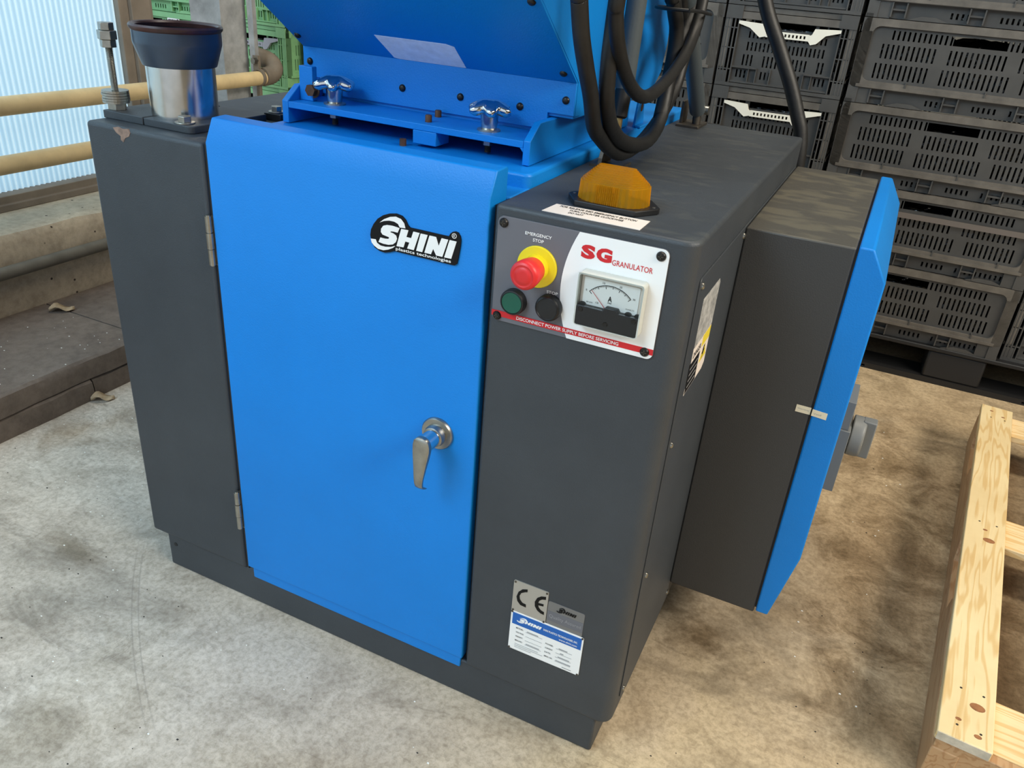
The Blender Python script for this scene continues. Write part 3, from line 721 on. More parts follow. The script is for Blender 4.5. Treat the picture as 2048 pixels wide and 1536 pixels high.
# door badge
PLATE = [(0.5487,0.8215),(0.55,0.8297),(0.5544,0.8384),(0.5611,0.847),(0.5695,0.8532),(0.5796,0.8574),(0.5908,0.8595),(0.6002,0.8581),(0.6061,0.8536),(0.6097,0.8471),(0.6133,0.8443),(0.633,0.8444),(0.6559,0.8442),(0.6739,0.8442),(0.676,0.8486),(0.6792,0.8516),(0.6836,0.853),(0.688,0.852),(0.691,0.8481),(0.6924,0.8429),(0.6918,0.8331),(0.6897,0.8184),(0.688,0.8087),(0.6847,0.8061),(0.6688,0.806),(0.634,0.806),(0.6104,0.8061),(0.5889,0.8062),(0.5816,0.8031),(0.5731,0.8007),(0.5646,0.8011),(0.556,0.8046),(0.5505,0.8123)]
LOGO = dict(
 arc_top=[(0.5647,0.8425),(0.5719,0.8485),(0.5814,0.8534),(0.5908,0.8556),(0.5991,0.8538),(0.6044,0.8487),(0.6063,0.8424),(0.6028,0.8422),(0.5975,0.8417),(0.5945,0.8462),(0.5885,0.8482),(0.5802,0.8481),(0.5719,0.846)],
 arc_bot=[(0.5499,0.8164),(0.5579,0.817),(0.5603,0.8122),(0.5658,0.8096),(0.5743,0.8095),(0.5828,0.811),(0.5906,0.8142),(0.5864,0.8103),(0.5792,0.8065),(0.5707,0.8038),(0.5621,0.804),(0.5554,0.8074),(0.5513,0.8114)],
 S=[(0.5971,0.8406),(0.5927,0.8412),(0.585,0.8418),(0.5767,0.8412),(0.5707,0.839),(0.5671,0.8341),(0.5668,0.8293),(0.5695,0.8262),(0.5767,0.825),(0.5797,0.8246),(0.5803,0.8231),(0.5785,0.8217),(0.5731,0.8211),(0.5658,0.8212),(0.5628,0.8143),(0.5707,0.8132),(0.5792,0.8134),(0.5864,0.8154),(0.5911,0.8196),(0.5931,0.8247),(0.5917,0.8291),(0.5869,0.8313),(0.5821,0.8319),(0.5827,0.8333),(0.5874,0.834),(0.594,0.8337)],
 H=[(0.5998,0.8403),(0.6112,0.8405),(0.6082,0.8304),(0.6159,0.8304),(0.6192,0.8403),(0.629,0.8402),(0.6203,0.8143),(0.6097,0.8145),(0.6131,0.8235),(0.6066,0.8238),(0.6037,0.8148),(0.5924,0.8143)],
 I=[(0.6308,0.8399),(0.6417,0.8399),(0.6338,0.8143),(0.6242,0.8143)],
 N=[(0.6446,0.8399),(0.6549,0.8399),(0.6593,0.8284),(0.6634,0.84),(0.6736,0.8399),(0.6655,0.8143),(0.6558,0.8143),(0.6509,0.8226),(0.6477,0.8143),(0.6373,0.8143)],
 J=[(0.6758,0.84),(0.6864,0.8399),(0.6792,0.8145),(0.6684,0.8143)])
bm = BM(); prismY(bm, PLATE, -0.0045, -0.002); badge = part('badge', bm, 'print_black', door)
badge['label'] = 'black badge with white lettering'
def logo(parent, name, keys, mat, fx, y):
    bm = BM()
    for k in keys: prismY(bm, [fx(p) for p in LOGO[k]], y, y+0.0004)
    return obj(name, bm, mat, parent)
bm = BM()
for k in LOGO: prismY(bm, LOGO[k], -0.0050, -0.0044)
o_ = circ(0.6824, 0.8469, 0.0036, 20); i_ = circ(0.6824, 0.8469, 0.0030, 20); ringY(bm, o_, i_, -0.0050, -0.0044)
obj('emblem', bm, 'print_white', door)
text('lettering', 'plastics technologies', 0.5913, 0.8071, 0.0877, 0.0058, 'print_white', door, 'front', -0.0048, 0.012)
text('lettering', 'R', 0.6810, 0.8449, 0.0030, 0.0040, 'print_white', door, 'front', -0.0048)

# right housing with big rounded front corner
bm = BM()
R_ = 0.021; out = [(0.738, 0.0)]
for i in range(7):
    t = math.radians(-90+90*i/6); out.append((1.004-R_+R_*math.cos(t), R_+R_*math.sin(t)))
out += [(1.004, 0.888), (0.738, 0.888)]
prismZ(bm, out, 0.080, 0.900)
rh = part('right_housing', bm, 'grey_paint', bevel=0.0055, seg=4)
bm = BM(); prismX(bm, rrect(0.040, 0.86, 0.108, 0.846, 0.008), 1.0035, 1.0062); sc = part('side_cover', bm, 'grey_paint', rh, bevel=0.001)
for y, z in ((0.053, 0.833), (0.053, 0.598), (0.056, 0.362), (0.053, 0.121), (0.318, 0.832), (0.318, 0.121)):
    bm = BM(); lathe(bm, [(0.0048, 0.0), (0.0046, 0.0022), (0.0028, 0.0036)], (1.0058, y, z), 'X', 14); part('screw', bm, 'zinc', sc, smooth=True)
# side stickers
bm = BM(); prismX(bm, [(0.081, 0.806), (0.1775, 0.806), (0.184, 0.800), (0.184, 0.736), (0.081, 0.736)], 1.0062, 1.0066); part('sticker', bm, 'worn_sticker', sc)
ws = BM(); prismX(ws, [(0.080, 0.7345), (0.184, 0.7345), (0.184, 0.6745), (0.172, 0.668), (0.070, 0.668), (0.080, 0.700)], 1.0062, 1.0065); wst = part('warning_sticker', ws, 'paper_white', sc)
wst['label'] = 'yellow and black electrical warning sticker'
bm = BM(); box(bm, 1.0063, 1.0067, 0.073, 0.131, 0.669, 0.713); part('print_field', bm, 'print_black', sc)
bm = BM(); prismX(bm, [(0.136, 0.734), (0.183, 0.734), (0.183, 0.716), (0.136, 0.716)], 1.0063, 1.0067); part('print_field', bm, 'print_yellow', sc)
bm = BM(); prismX(bm, [(0.138, 0.690), (0.180, 0.690), (0.160, 0.715)], 1.0063, 1.0067); part('print_field', bm, 'print_yellow', sc)
bm = BM(); prismX(bm, [(0.148, 0.700), (0.156, 0.712), (0.163, 0.712), (0.158, 0.705), (0.164, 0.705), (0.152, 0.690), (0.155, 0.699)], 1.0066, 1.0069); part('bolt_symbol', bm, 'print_black', sc)
bm = BM()
for i in range(4): box(bm, 1.0066, 1.0069, 0.080, 0.124, 0.676+0.009*i, 0.6775+0.009*i)
part('print_line', bm, 'print_mid', sc)
text('lettering', 'DANGER', 0.086, 0.7175, 0.044, 0.009, 'print_black', sc, 'right', 1.0068, 0.01)

# control panel
bm = BM(); prismY(bm, rrect(0.7440, 0.9716, 0.7425, 0.8868, 0.0085, 6), -0.0024, 0.001)
cp = part('control_panel', bm, 'print_grey', bevel=0.0004, seg=1, label='grey and white control panel plate')
def arcx(z):
    # boundary of the white field
    t = (z-0.8128)/0.074; return 0.8388+0.0176*t*t
n = 14; wf = [(arcx(0.7427+0.1439*i/n), 0.7427+0.1439*i/n) for i in range(n+1)]
rr = rrect(0.7440, 0.9714, 0.7427, 0.8866, 0.0085, 6)
right_top = [p for p in rr if p[0] > 0.93 and p[1] > 0.81]; right_bot = [p for p in rr if p[0] > 0.93 and p[1] < 0.81]
wf = wf + right_top[::-1] + right_bot[::-1]
bm = BM(); prismY(bm, wf, -0.0030, -0.0022); part('white_field', bm, 'print_white', cp)
bm = BM(); box(bm, 0.7441, 0.9714, -0.0034, -0.0022, 0.7492, 0.7572); part('red_stripe', bm, 'print_red', cp)
Y1 = -0.0036
text('lettering', 'EMERGENCY', 0.7835, 0.8692, 0.0368, 0.0042, 'print_white', cp, 'front', -0.0028, 0.015)
text('lettering', 'STOP', 0.7948, 0.8621, 0.0152, 0.0042, 'print_white', cp, 'front', -0.0028, 0.015)
text('lettering', 'STOP', 0.8205, 0.7978, 0.0158, 0.0042, 'print_white', cp, 'front', -0.0028, 0.015)
text('lettering', 'S', 0.8612, 0.8553, 0.0185, 0.0178, 'print_red', cp, 'front', -0.0034, 0.06)
text('lettering', 'G', 0.8812, 0.8553, 0.0205, 0.0178, 'print_red', cp, 'front', -0.0034, 0.06)
text('lettering', 'GRANULATOR', 0.9026, 0.8540, 0.0520, 0.0072, 'print_red', cp, 'front', -0.0034, 0.006)
text('lettering', 'DISCONNECT POWER SUPPLY BEFORE SERVICING', 0.7814, 0.7510, 0.1445, 0.0046, 'print_white', cp, 'front', -0.0038, 0.012)
for x, z in ((0.7528, 0.8783), (0.9617, 0.8778), (0.7524, 0.7500), (0.9607, 0.7514)):
    bm = BM(); lathe(bm, [(0.0062, -0.002), (0.0062, -0.0038), (0.0048, -0.0056), (0.0020, -0.0062)], (x, 0, z), 'Y', 20); part('screw', bm, 'black_screw', cp, smooth=True)
    bm = BM(); box(bm, x-0.0034, x+0.0034, -0.0066, -0.0056, z-0.0006, z+0.0006); box(bm, x-0.0006, x+0.0006, -0.0066, -0.0056, z-0.0034, z+0.0034); part('screw_slot', bm, 'dark_steel', cp)
# emergency stop
ec = (0.8040, 0.0, 0.8300)
bm = BM(); lathe(bm, [(0.0278, -0.002), (0.0278, -0.0045), (0.0268, -0.0055), (0.017, -0.0058)], ec, 'Y', 40); part('yellow_ring', bm, 'yellow_plastic', cp, smooth=True)
bm = BM(); lathe(bm, [(0.0172, -0.0055), (0.0165, -0.016)], ec, 'Y', 32); part('button_collar', bm, 'yellow_plastic', cp, smooth=True)
bm = BM(); lathe(bm, [(0.0160, -0.012), (0.0172, -0.0215), (0.0185, -0.030), (0.0192, -0.0405), (0.0186, -0.0440), (0.0168, -0.0462), (0.0142, -0.0472), (0.0138, -0.0467), (0.0110, -0.0470), (0.0106, -0.0475), (0.006, -0.0480), (0.001, -0.0481)], ec, 'Y', 44); part('emergency_button', bm, 'red_plastic', cp, smooth=True, angle=60)
bm = BM(); lathe(bm, [(0.0178, -0.002), (0.0178, -0.010), (0.0166, -0.0125), (0.0148, -0.013), (0.0148, -0.0115), (0.001, -0.0120)], (0.7765, 0, 0.7765), 'Y', 32)
part('start_button_ring', bm, 'black_plastic', cp, smooth=True)
bm = BM(); lathe(bm, [(0.0145, -0.0110), (0.0142, -0.0128), (0.010, -0.0124), (0.001, -0.0122)], (0.7765, 0, 0.7765), 'Y', 32); part('start_button', bm, 'green_plastic', cp, smooth=True)
bm = BM(); lathe(bm, [(0.0178, -0.002), (0.0178, -0.010), (0.0168, -0.0128), (0.0145, -0.0142), (0.0138, -0.0134), (0.008, -0.0140), (0.001, -0.0142)], (0.8272, 0, 0.7805), 'Y', 32); part('stop_button', bm, 'black_plastic', cp, smooth=True)
# ammeter
mx0, mx1, mz0, mz1 = 0.8680, 0.9520, 0.7735, 0.8425
bm = BM(); prismY(bm, rrect(mx0+0.002, mx1-0.002, mz0+0.002, mz1-0.002, 0.004), -0.0032, -0.0125); part('meter_body', bm, 'paper_white', cp)
bm = BM(); box(bm, mx0+0.006, mx1-0.006, -0.0135, -0.0124, 0.7995, mz1-0.006); part('meter_dial', bm, 'print_white', cp)
def arcbm(bm, cx, cz, r0, r1, a0, a1, y, n=24):
    pts = [(cx+r1*math.cos(math.radians(a0+(a1-a0)*i/n)), cz+r1*math.sin(math.radians(a0+(a1-a0)*i/n))) for i in range(n+1)]
    pts += [(cx+r0*math.cos(math.radians(a1+(a0-a1)*i/n)), cz+r0*math.sin(math.radians(a1+(a0-a1)*i/n))) for i in range(n+1)]
    prismY(bm, pts, y, y+0.0003)
ax, az = 0.9095, 0.7945
bm = BM(); arcbm(bm, ax, az, 0.0362, 0.0369, 44, 139, -0.0140)
for i in range(31):
    a = math.radians(139-95*(i/30)**0.85); L_ = 0.0042 if i % 10 == 0 else (0.0032 if i % 5 == 0 else 0.0020); w = 0.00035 if i % 5 == 0 else 0.00022
    c, s = math.cos(a), math.sin(a)
    prismY(bm, [(ax+c*0.0365-s*w, az+s*0.0365+c*w), (ax+c*0.0365+s*w, az+s*0.0365-c*w), (ax+c*(0.0365-L_)+s*w, az+s*(0.0365-L_)-c*w), (ax+c*(0.0365-L_)-s*w, az+s*(0.0365-L_)+c*w)], -0.0140, -0.0137)
part('meter_scale', bm, 'print_black', cp)
for s_, a in (('0', 141), ('10', 105), ('20', 73), ('30', 41)):
    a = math.radians(a); text('lettering', s_, ax+0.040*math.cos(a)-0.0015, az+0.0395*math.sin(a)-0.001, 0.0016 if s_ == '0' else 0.0032, 0.0025, 'print_black', cp, 'front', -0.0139)
text('lettering', 'A', 0.9070, 0.8105, 0.0052, 0.0072, 'print_black', cp, 'front', -0.0139, 0.03)
text('lettering', '~', 0.9070, 0.8080, 0.0052, 0.0015, 'print_black', cp, 'front', -0.0139, 0.02)
text('lettering', 'CLASS 2.5', 0.9310, 0.8055, 0.0110, 0.0017, 'print_black', cp, 'front', -0.0139)
text('lettering', 'BP-670', 0.8795, 0.8035, 0.0080, 0.0016, 'print_black', cp, 'front', -0.0139)
text('lettering', 'CE', 0.8915, 0.8045, 0.0040, 0.0022, 'print_black', cp, 'front', -0.0139)
bm = BM()
na = math.radians(133); c, s = math.cos(na), math.sin(na)
prismY(bm, [(ax-0.0035-s*0.0003, az+0.005+c*0.0003), (ax-0.0035+s*0.0003, az+0.005-c*0.0003), (ax+c*0.036+s*0.0002, az+s*0.036-c*0.0002), (ax+c*0.036-s*0.0002, az+s*0.036+c*0.0002)], -0.0152, -0.0148)
part('meter_needle', bm, 'print_red', cp)
bm = BM(); prismY(bm, [(mx0+0.001, mz0+0.001), (mx1-0.001, mz0+0.001), (mx1-0.001, 0.8005), (0.925, 0.8005), (0.9225, 0.8048), (0.9070, 0.8048), (0.9040, 0.8005), (mx0+0.001, 0.8005)], -0.0215, -0.0120)
part('meter_cover', bm, 'black_plastic', cp, bevel=0.001)
bm = BM()
for cx in (0.875, 0.9355, 0.948): prismY(bm, [(cx+0.0045*math.cos(math.pi*i/8), 0.8003+0.0032*math.sin(math.pi*i/8)) for i in range(9)], -0.0165, -0.0135)
part('meter_boss', bm, 'black_plastic', cp)
for cx, cz in ((0.8755, 0.7955), (0.9455, 0.7955), (0.9100, 0.7830)):
    bm = BM(); lathe(bm, [(0.0032, -0.0213), (0.0028, -0.0225), (0.0015, -0.0223)], (cx, 0, cz), 'Y', 16)
    part('meter_screw', bm, 'black_screw', cp, smooth=True)
bm = BM()
box(bm, mx0, mx1, -0.0212, -0.0200, 0.8005, mz1)
part('meter_window', bm, 'clear_cover', cp, label='clear plastic meter window')
bm = BM(); ringY(bm, rrect(mx0-0.0006, mx1+0.0006, mz0-0.0006, mz1+0.0006, 0.0045), rrect(mx0+0.0014, mx1-0.0014, mz0+0.0004, mz1-0.0016, 0.003), -0.0212, -0.0032); part('meter_frame', bm, 'frosted_edge', cp, label='milky plastic meter frame')

# nameplates on the lower right housing
def rivets(parent, pts, y):
    for x, z in pts:
        bm = BM(); lathe(bm, [(0.0019, y+0.001), (0.0017, y-0.0006), (0.0006, y-0.0010)], (x, 0, z), 'Y', 10); part('rivet', bm, 'dark_steel', parent, smooth=True)
bm = BM(); prismY(bm, rrect(0.8147, 0.8745, 0.2455, 0.3108, 0.0022), -0.0016, 0.001); ce = part('approval_plate', bm, 'aluminium_tag', rh, label='silver plate with black CE mark')
CE_C = [(0.839,0.3014),(0.8304,0.298),(0.824,0.2899),(0.8213,0.2793),(0.8235,0.2708),(0.8291,0.2648),(0.839,0.264),(0.8387,0.2698),(0.8322,0.2706),(0.8274,0.2761),(0.8264,0.2825),(0.829,0.2897),(0.8351,0.2942),(0.8392,0.2961)]
CE_E = [(0.8708,0.3007),(0.8629,0.2982),(0.8565,0.2923),(0.8532,0.2831),(0.854,0.2741),(0.859,0.267),(0.865,0.2639),(0.8707,0.2634),(0.8704,0.2687),(0.8651,0.27),(0.8609,0.2739),(0.8593,0.2783),(0.8683,0.28),(0.8683,0.2843),(0.8591,0.2829),(0.8604,0.2882),(0.8649,0.2929),(0.8711,0.295)]
bm = BM(); prismY(bm, CE_C, -0.0021, -0.0015); prismY(bm, CE_E, -0.0021, -0.0015); part('mark', bm, 'print_black', rh)
rivets(rh, ((0.8175, 0.3080), (0.8718, 0.3080), (0.8175, 0.2500), (0.8718, 0.2490)), -0.0020)
bm = BM(); prismY(bm, rrect(0.8152, 0.9412, 0.1665, 0.2478, 0.0025), -0.0022, -0.0008); npl = part('name_plate', bm, 'print_white', rh, label='white name plate with blue header band')
bm = BM(); box(bm, 0.8185, 0.9385, -0.0027, -0.0021, 0.2218, 0.2455); part('header_band', bm, 'print_blue', rh)
def fx_head(p): return (0.8265+(p[0]-0.5499)*0.322, 0.2285+(p[1]-0.8038)*0.24)
logo(rh, 'emblem', list(LOGO), 'print_white', fx_head, -0.0032)
text('lettering', 'SHINI PLASTICS TECHNOLOGIES, INC.', 0.8735, 0.2318, 0.0590, 0.0048, 'print_white', rh, 'front', -0.0031, 0.02)
text('lettering', 'www.shini.com', 0.9010, 0.2252, 0.0310, 0.0038, 'print_white', rh, 'front', -0.0031, 0.012)
for s_, x, z, w in (('MODEL:', 0.8265, 0.2135, 0.0135), ('VOLTAGE:', 0.8265, 0.2045, 0.0145), ('WEIGHT:', 0.8265, 0.1955, 0.0135), ('MFG.NO:', 0.8265, 0.1865, 0.0135), ('POWER:', 0.8795, 0.2055, 0.0140), ('CURRENT:', 0.8795, 0.1965, 0.0140), ('DATE:', 0.8795, 0.1875, 0.0110), ('SERIAL NO.', 0.8795, 0.1785, 0.0150)):
    text('lettering', s_, x, z, w, 0.0030, 'print_black', rh, 'front', -0.0025, 0.01)
bm = BM()
for z in (0.2125, 0.2035, 0.1945, 0.1855): box(bm, 0.8440, 0.8735, -0.0026, -0.0021, z, z+0.0005)
for z in (0.2045, 0.1955, 0.1865, 0.1775): box(bm, 0.8985, 0.9260, -0.0026, -0.0021, z, z+0.0005)
for z, w in ((0.1800, 0.042), (0.1765, 0.050), (0.1730, 0.030)): box(bm, 0.8265, 0.8265+w, -0.0026, -0.0021, z, z+0.0007)
for z, x0, x1 in ((0.2060, 0.9030, 0.9180), (0.1970, 0.9060, 0.9120), (0.1880, 0.9030, 0.9230), (0.1790, 0.9000, 0.9260), (0.2140, 0.8460, 0.8660), (0.1870, 0.8460, 0.8700)): box(bm, x0, x1, -0.0026, -0.0021, z, z+0.0016)
box(bm, 0.9120, 0.9280, -0.0026, -0.0021, 0.1700, 0.1712)
part('print_line', bm, 'print_mid', rh)
rivets(rh, ((0.8172, 0.2462), (0.9390, 0.2462), (0.8172, 0.1685), (0.9390, 0.1685)), -0.0026)
bm = BM(); prismY(bm, rrect(0.8755, 0.9368, 0.2480, 0.2945, 0.003), -0.0008, 0.0005); part('quality_sticker', bm, 'silver_sticker', rh, label='small silver quality sticker')
bm = BM(); box(bm, 0.8765, 0.9366, -0.0012, -0.0006, 0.2560, 0.2755); part('sticker_band', bm, 'print_grey', rh)
text('lettering', 'Quality Assured', 0.8795, 0.2610, 0.0540, 0.0090, 'print_mid', rh, 'front', -0.0015, 0.0)
def fx_q(p): return (0.8905+(p[0]-0.5499)*0.245, 0.2785+(p[1]-0.8038)*0.23)
logo(rh, 'emblem', list(LOGO), 'print_black', fx_q, -0.0014)

# top label and beacon
bm = BM(); prismZ(bm, [(0.7985, 0.0085), (0.9275, 0.0085), (0.9268, 0.0545), (0.8015, 0.0505)], 0.8995, 0.9006); tl = part('instruction_label', bm, 'paper_white', rh, label='white instruction label on the housing top')
text('lettering', 'FOR RELEASE RED EMERGENCY BUTTON', 0.8100, 0.0395, 0.1030, 0.0070, 'print_black', rh, 'top', 0.9009, 0.02)
text('lettering', 'TURN COUNTER CLOCKWISE', 0.8270, 0.0285, 0.0720, 0.0065, 'print_black', rh, 'top', 0.9009, 0.02)
text('lettering', 'DO NOT', 0.8300, 0.0180, 0.0200, 0.0060, 'print_black', rh, 'top', 0.9009, 0.02)
bcx, bcy = 0.8635, 0.0945
bm = BM(); base_o = [(bcx-0.062, bcy-0.004), (bcx-0.062, bcy+0.004)] + [(bcx-0.040+0.006*math.cos(math.radians(a)), bcy+0.024+0.012*math.sin(math.radians(a))) for a in (150, 110, 90)] + [(bcx+0.040+0.006*math.cos(math.radians(a)), bcy+0.024+0.012*math.sin(math.radians(a))) for a in (90, 70, 30)] + [(bcx+0.062, bcy+0.004), (bcx+0.062, bcy-0.004)] + [(bcx+0.040+0.006*math.cos(math.radians(a)), bcy-0.024+0.012*math.sin(math.radians(a))) for a in (-30, -70, -90)] + [(bcx-0.040+0.006*math.cos(math.radians(a)), bcy-0.024+0.012*math.sin(math.radians(a))) for a in (-90, -110, -150)]
prismZ(bm, base_o, 0.900, 0.9075); bb = part('beacon_base', bm, 'black_plastic', bevel=0.001)
def stad(L_, W_, rib=0.0, n=24, m=20):
    # stadium outline, half length L_, half width W_, with fine vertical ribs
    pts = []; k = 0; a = L_-W_
    def add(x, y, nx, ny):
        nonlocal k
        d = rib*(1 if (k % 2) else -1); k += 1; pts.append((bcx+x+nx*d, bcy+y+ny*d))
    for i in range(n): t = -math.pi/2+math.pi*i/n; add(a+W_*math.cos(t), W_*math.sin(t), math.cos(t), math.sin(t))
    for i in range(m): add(a-2*a*i/m, W_, 0, 1)
    for i in range(n): t = math.pi/2+math.pi*i/n; add(-a+W_*math.cos(t), W_*math.sin(t), math.cos(t), math.sin(t))
    for i in range(m): add(-a+2*a*i/m, -W_, 0, -1)
    return pts
bm = BM(); layers = [(stad(0.0475, 0.0315, 0.0007, 24, 24), 0.9075), (stad(0.0462, 0.0305, 0.0007, 24, 24), 0.9310)]
ns = 9
for i in range(ns):
    f0 = i/ns; f1 = (i+1)/ns
    Lh = 0.0448-0.0215*f0; Wh = 0.0292-0.0262*f0; L2 = 0.0448-0.0215*f1; W2 = 0.0292-0.0262*f1
    z = 0.9315+0.0200*f0; z2 = 0.9315+0.0200*f1
    layers.append((stad(Lh, max(Wh, 0.003), 0, 24, 24), z)); layers.append((stad(Lh-0.0002, max(Wh-0.0002, 0.0028), 0, 24, 24), z2-0.0002))
rings = [[bm.verts.new((x, y, z)) for x, y in pts] for pts, z in layers]; N = len(rings[0])
for a in range(len(rings)-1):
    for i in range(N): bm.faces.new((rings[a][i], rings[a][(i+1) % N], rings[a+1][(i+1) % N], rings[a+1][i]))
bm.faces.new(rings[-1]); bmesh.ops.recalc_face_normals(bm, faces=bm.faces[:])
part('beacon_lens', bm, 'amber_lens', bb, label='ribbed amber lens')
bm = BM()
bm.free()
for dx in (-0.018, 0.004):
    bm = BM(); box(bm, bcx+dx, bcx+dx+0.012, bcy-0.012, bcy+0.008, 0.9080, 0.929); part('beacon_lamp', bm, 'dark_steel', bb)
for s in (-1, 1):
    bm = BM(); lathe(bm, [(0.0022, 0.9070), (0.0022, 0.9080)], (bcx+s*0.055, bcy, 0), 'Z', 12); part('base_screw', bm, 'zinc', bb)

# electrical cabinet on the right
bm = BM(); box(bm, 1.0062, 1.1672, 0.324, 0.872, 0.1406, 0.8445); ec_ = part('electrical_cabinet', bm, 'cabinet_grey', bevel=0.003)
bm = BM(); box(bm, 1.1650, 1.1712, 0.330, 0.866, 0.150, 0.838); part('rubber_seal', bm, 'black_plastic', ec_)
bm = BM(); prismY(bm, [(1.1700, 0.1465), (1.1915, 0.1465), (1.2177, 0.289), (1.2177, 0.801), (1.1908, 0.8475), (1.1700, 0.8475)], 0.322, 0.892)
cd = part('cabinet_door', bm, 'blue_paint', ec_, bevel=0.0028, seg=3, label='blue bevelled cabinet door')
bm = BM(); prismY(bm, [(1.1442, 0.578), (1.1672, 0.578), (1.1672, 0.5655), (1.1440, 0.5655)], 0.3232, 0.3245); part('seal_sticker', bm, 'paper_tan', ec_)
bm = BM(); prismY(bm, [(1.1695, 0.5775), (1.1930, 0.5762), (1.1928, 0.5645), (1.1693, 0.5660)], 0.3212, 0.3225); part('seal_sticker', bm, 'paper_tan', cd.parent)
text('lettering', 'Warranty', 1.1465, 0.5705, 0.0185, 0.0032, 'print_mid', ec_, 'front', 0.3230)
text('lettering', 'Void', 1.1720, 0.5692, 0.0120, 0.0030, 'print_mid', ec_, 'front', 0.3210)
bm = BM(); box(bm, 1.2177, 1.2395, 0.555, 0.645, 0.440, 0.499); part('switch_plate', bm, 'switch_grey', ec_, bevel=0.001)
bm = BM(); box(bm, 1.2177, 1.2440, 0.550, 0.650, 0.305, 0.440); part('switch_body', bm, 'switch_grey', ec_, bevel=0.001)
bm = BM(); lathe(bm, [(0.0018, 1.2178), (0.0018, 1.2179)], (0, 0.5545, 0.47), 'X', 8)
bm.free()
bm = BM(); lathe(bm, [(0.0400, 1.2455), (0.0400, 1.262), (0.0385, 1.268), (0.0350, 1.2705)], (0, 0.600, 0.412), 'X', 36); box(bm, 1.262, 1.287, 0.588, 0.612, 0.374, 0.452); part('switch_knob', bm, 'switch_grey', ec_, bevel=0.003)

# chamber deck, hopper bracket, hopper
bm = BM()
R_ = 0.012; o2 = [(0.262, 0.106)]
for i in range(6):
    t = math.radians(-90+90*i/5); o2.append((0.7368-R_+R_*math.cos(t), 0.106+R_+R_*math.sin(t)))
o2 += [(0.7368, 0.945), (0.262, 0.945)]
prismZ(bm, o2, 0.880, 0.9165); part('chamber_deck', bm, 'blue_paint', bevel=0.004, seg=3)
br = None
prof = [(0.150, 0.9175), (0.150, 0.9515), (0.182, 0.9735), (0.60, 0.9735), (0.60, 0.9175)]
bm = BM(); prismX(bm, prof, 0.7030, 0.7140); br = part('hopper_bracket', bm, 'blue_paint', bevel=0.001)
bm = BM(); prismX(bm, prof, 0.2745, 0.2865); part('bracket_cheek', bm, 'blue_paint', br, bevel=0.001)
bm = BM(); box(bm, 0.2867, 0.7028, 0.1502, 0.300, 0.9412, 0.9508); prismY(bm, [(0.7030, 0.9412), (0.6975, 0.9412), (0.7030, 0.9350)], 0.1502, 0.30); part('bracket_plate', bm, 'blue_paint', br, bevel=0.0008)
bm = BM(); box(bm, 0.5200, 0.5605, 0.1500, 0.190, 0.9212, 0.9410); part('stop_block', bm, 'blue_paint', br, bevel=0.001)
bm = BM(); prismZ(bm, [(0.2868, 0.180), (0.3130, 0.180), (0.3130, 0.192), (0.2868, 0.192)], 0.951, 1.0030); part('hinge_ear', bm, 'blue_paint', br, bevel=0.001)
bm = BM(); hexnut(bm, (0.313, 0.172, 0.9685), 0.0095, 0.0, 0.0085, 'Y', 0.1); lathe(bm, [(0.0125, 0.0085), (0.0125, 0.0105)], (0.313, 0.172, 0.9685), 'Y', 20); part('hinge_bolt', bm, 'rusty_bolt', br)
bm = BM(); box(bm, 0.2868, 0.7028, 0.31, 0.60, 0.918, 0.930); part('bracket_floor', bm, 'blue_paint', br)
def star_knob(cx, cy):
    z0 = 0.9508
    bm = BM(); lathe(bm, [(0.0175, z0), (0.0175, z0+0.0022)], (cx, cy, 0), 'Z', 28); part('knob_washer', bm, 'zinc', br, smooth=True)
    bm = BM(); lathe(bm, [(0.0115, z0+0.002), (0.0125, z0+0.010), (0.0142, z0+0.030)], (cx, cy, 0), 'Z', 28); part('knob_stem', bm, 'polished_steel', br, smooth=True)
    bm = BM(); n = 60
    prof = [(0.45, 0.0262), (0.80, 0.0255), (0.97, 0.0290), (1.0, 0.0335), (0.96, 0.0372), (0.80, 0.0405), (0.50, 0.0432), (0.20, 0.0440)]
    rings = []
    for f, h in prof:
        ring = []
        for i in range(n):
            t = 2*math.pi*i/n+0.35; lob = (0.5+0.5*math.cos(6*t))**0.8
            r = 0.0222+0.0128*lob if f > 0.55 else 0.0225+0.0050*lob
            ring.append(bm.verts.new((cx+r*f*math.cos(t), cy+r*f*math.sin(t), z0+h-0.0035*(lob if f > 0.7 else 0))))
        rings.append(ring)
    for a in range(len(rings)-1):
        for i in range(n): bm.faces.new((rings[a][i], rings[a][(i+1) % n], rings[a+1][(i+1) % n], rings[a+1][i]))
    bm.faces.new(rings[0][::-1]); bm.faces.new(rings[-1]); bmesh.ops.recalc_face_normals(bm, faces=bm.faces[:])
    part('star_knob', bm, 'chrome', br, smooth=True, angle=80)
    bm = BM(); hexnut(bm, (cx, cy, 0.9412), 0.0092, -0.011, 0.0, 'Z'); part('knob_nut', bm, 'zinc', br)
    bm = BM(); lathe(bm, [p for i in range(9) for p in ((0.0052, 0.9302-0.0013*i), (0.0045, 0.9302-0.0013*i-0.0006))], (cx, cy, 0), 'Z', 16); part('knob_thread', bm, 'dark_steel', br)
star_knob(0.3495, 0.1880); star_knob(0.6300, 0.1845)
for x, y in ((0.5330, 0.1735), (0.5215, 0.222)):
    bm = BM(); lathe(bm, [(0.0052, 0.9506), (0.0052, 0.9600), (0.0042, 0.9612)], (x, y, 0), 'Z', 16); part('stud', bm, 'rusty_bolt', br, smooth=True)
bm = BM(); lathe(bm, [(0.0052, 0.9165), (0.0052, 0.9265)], (0.508, 0.142, 0), 'Z', 14); part('stud', bm, 'rusty_bolt', br, smooth=True)
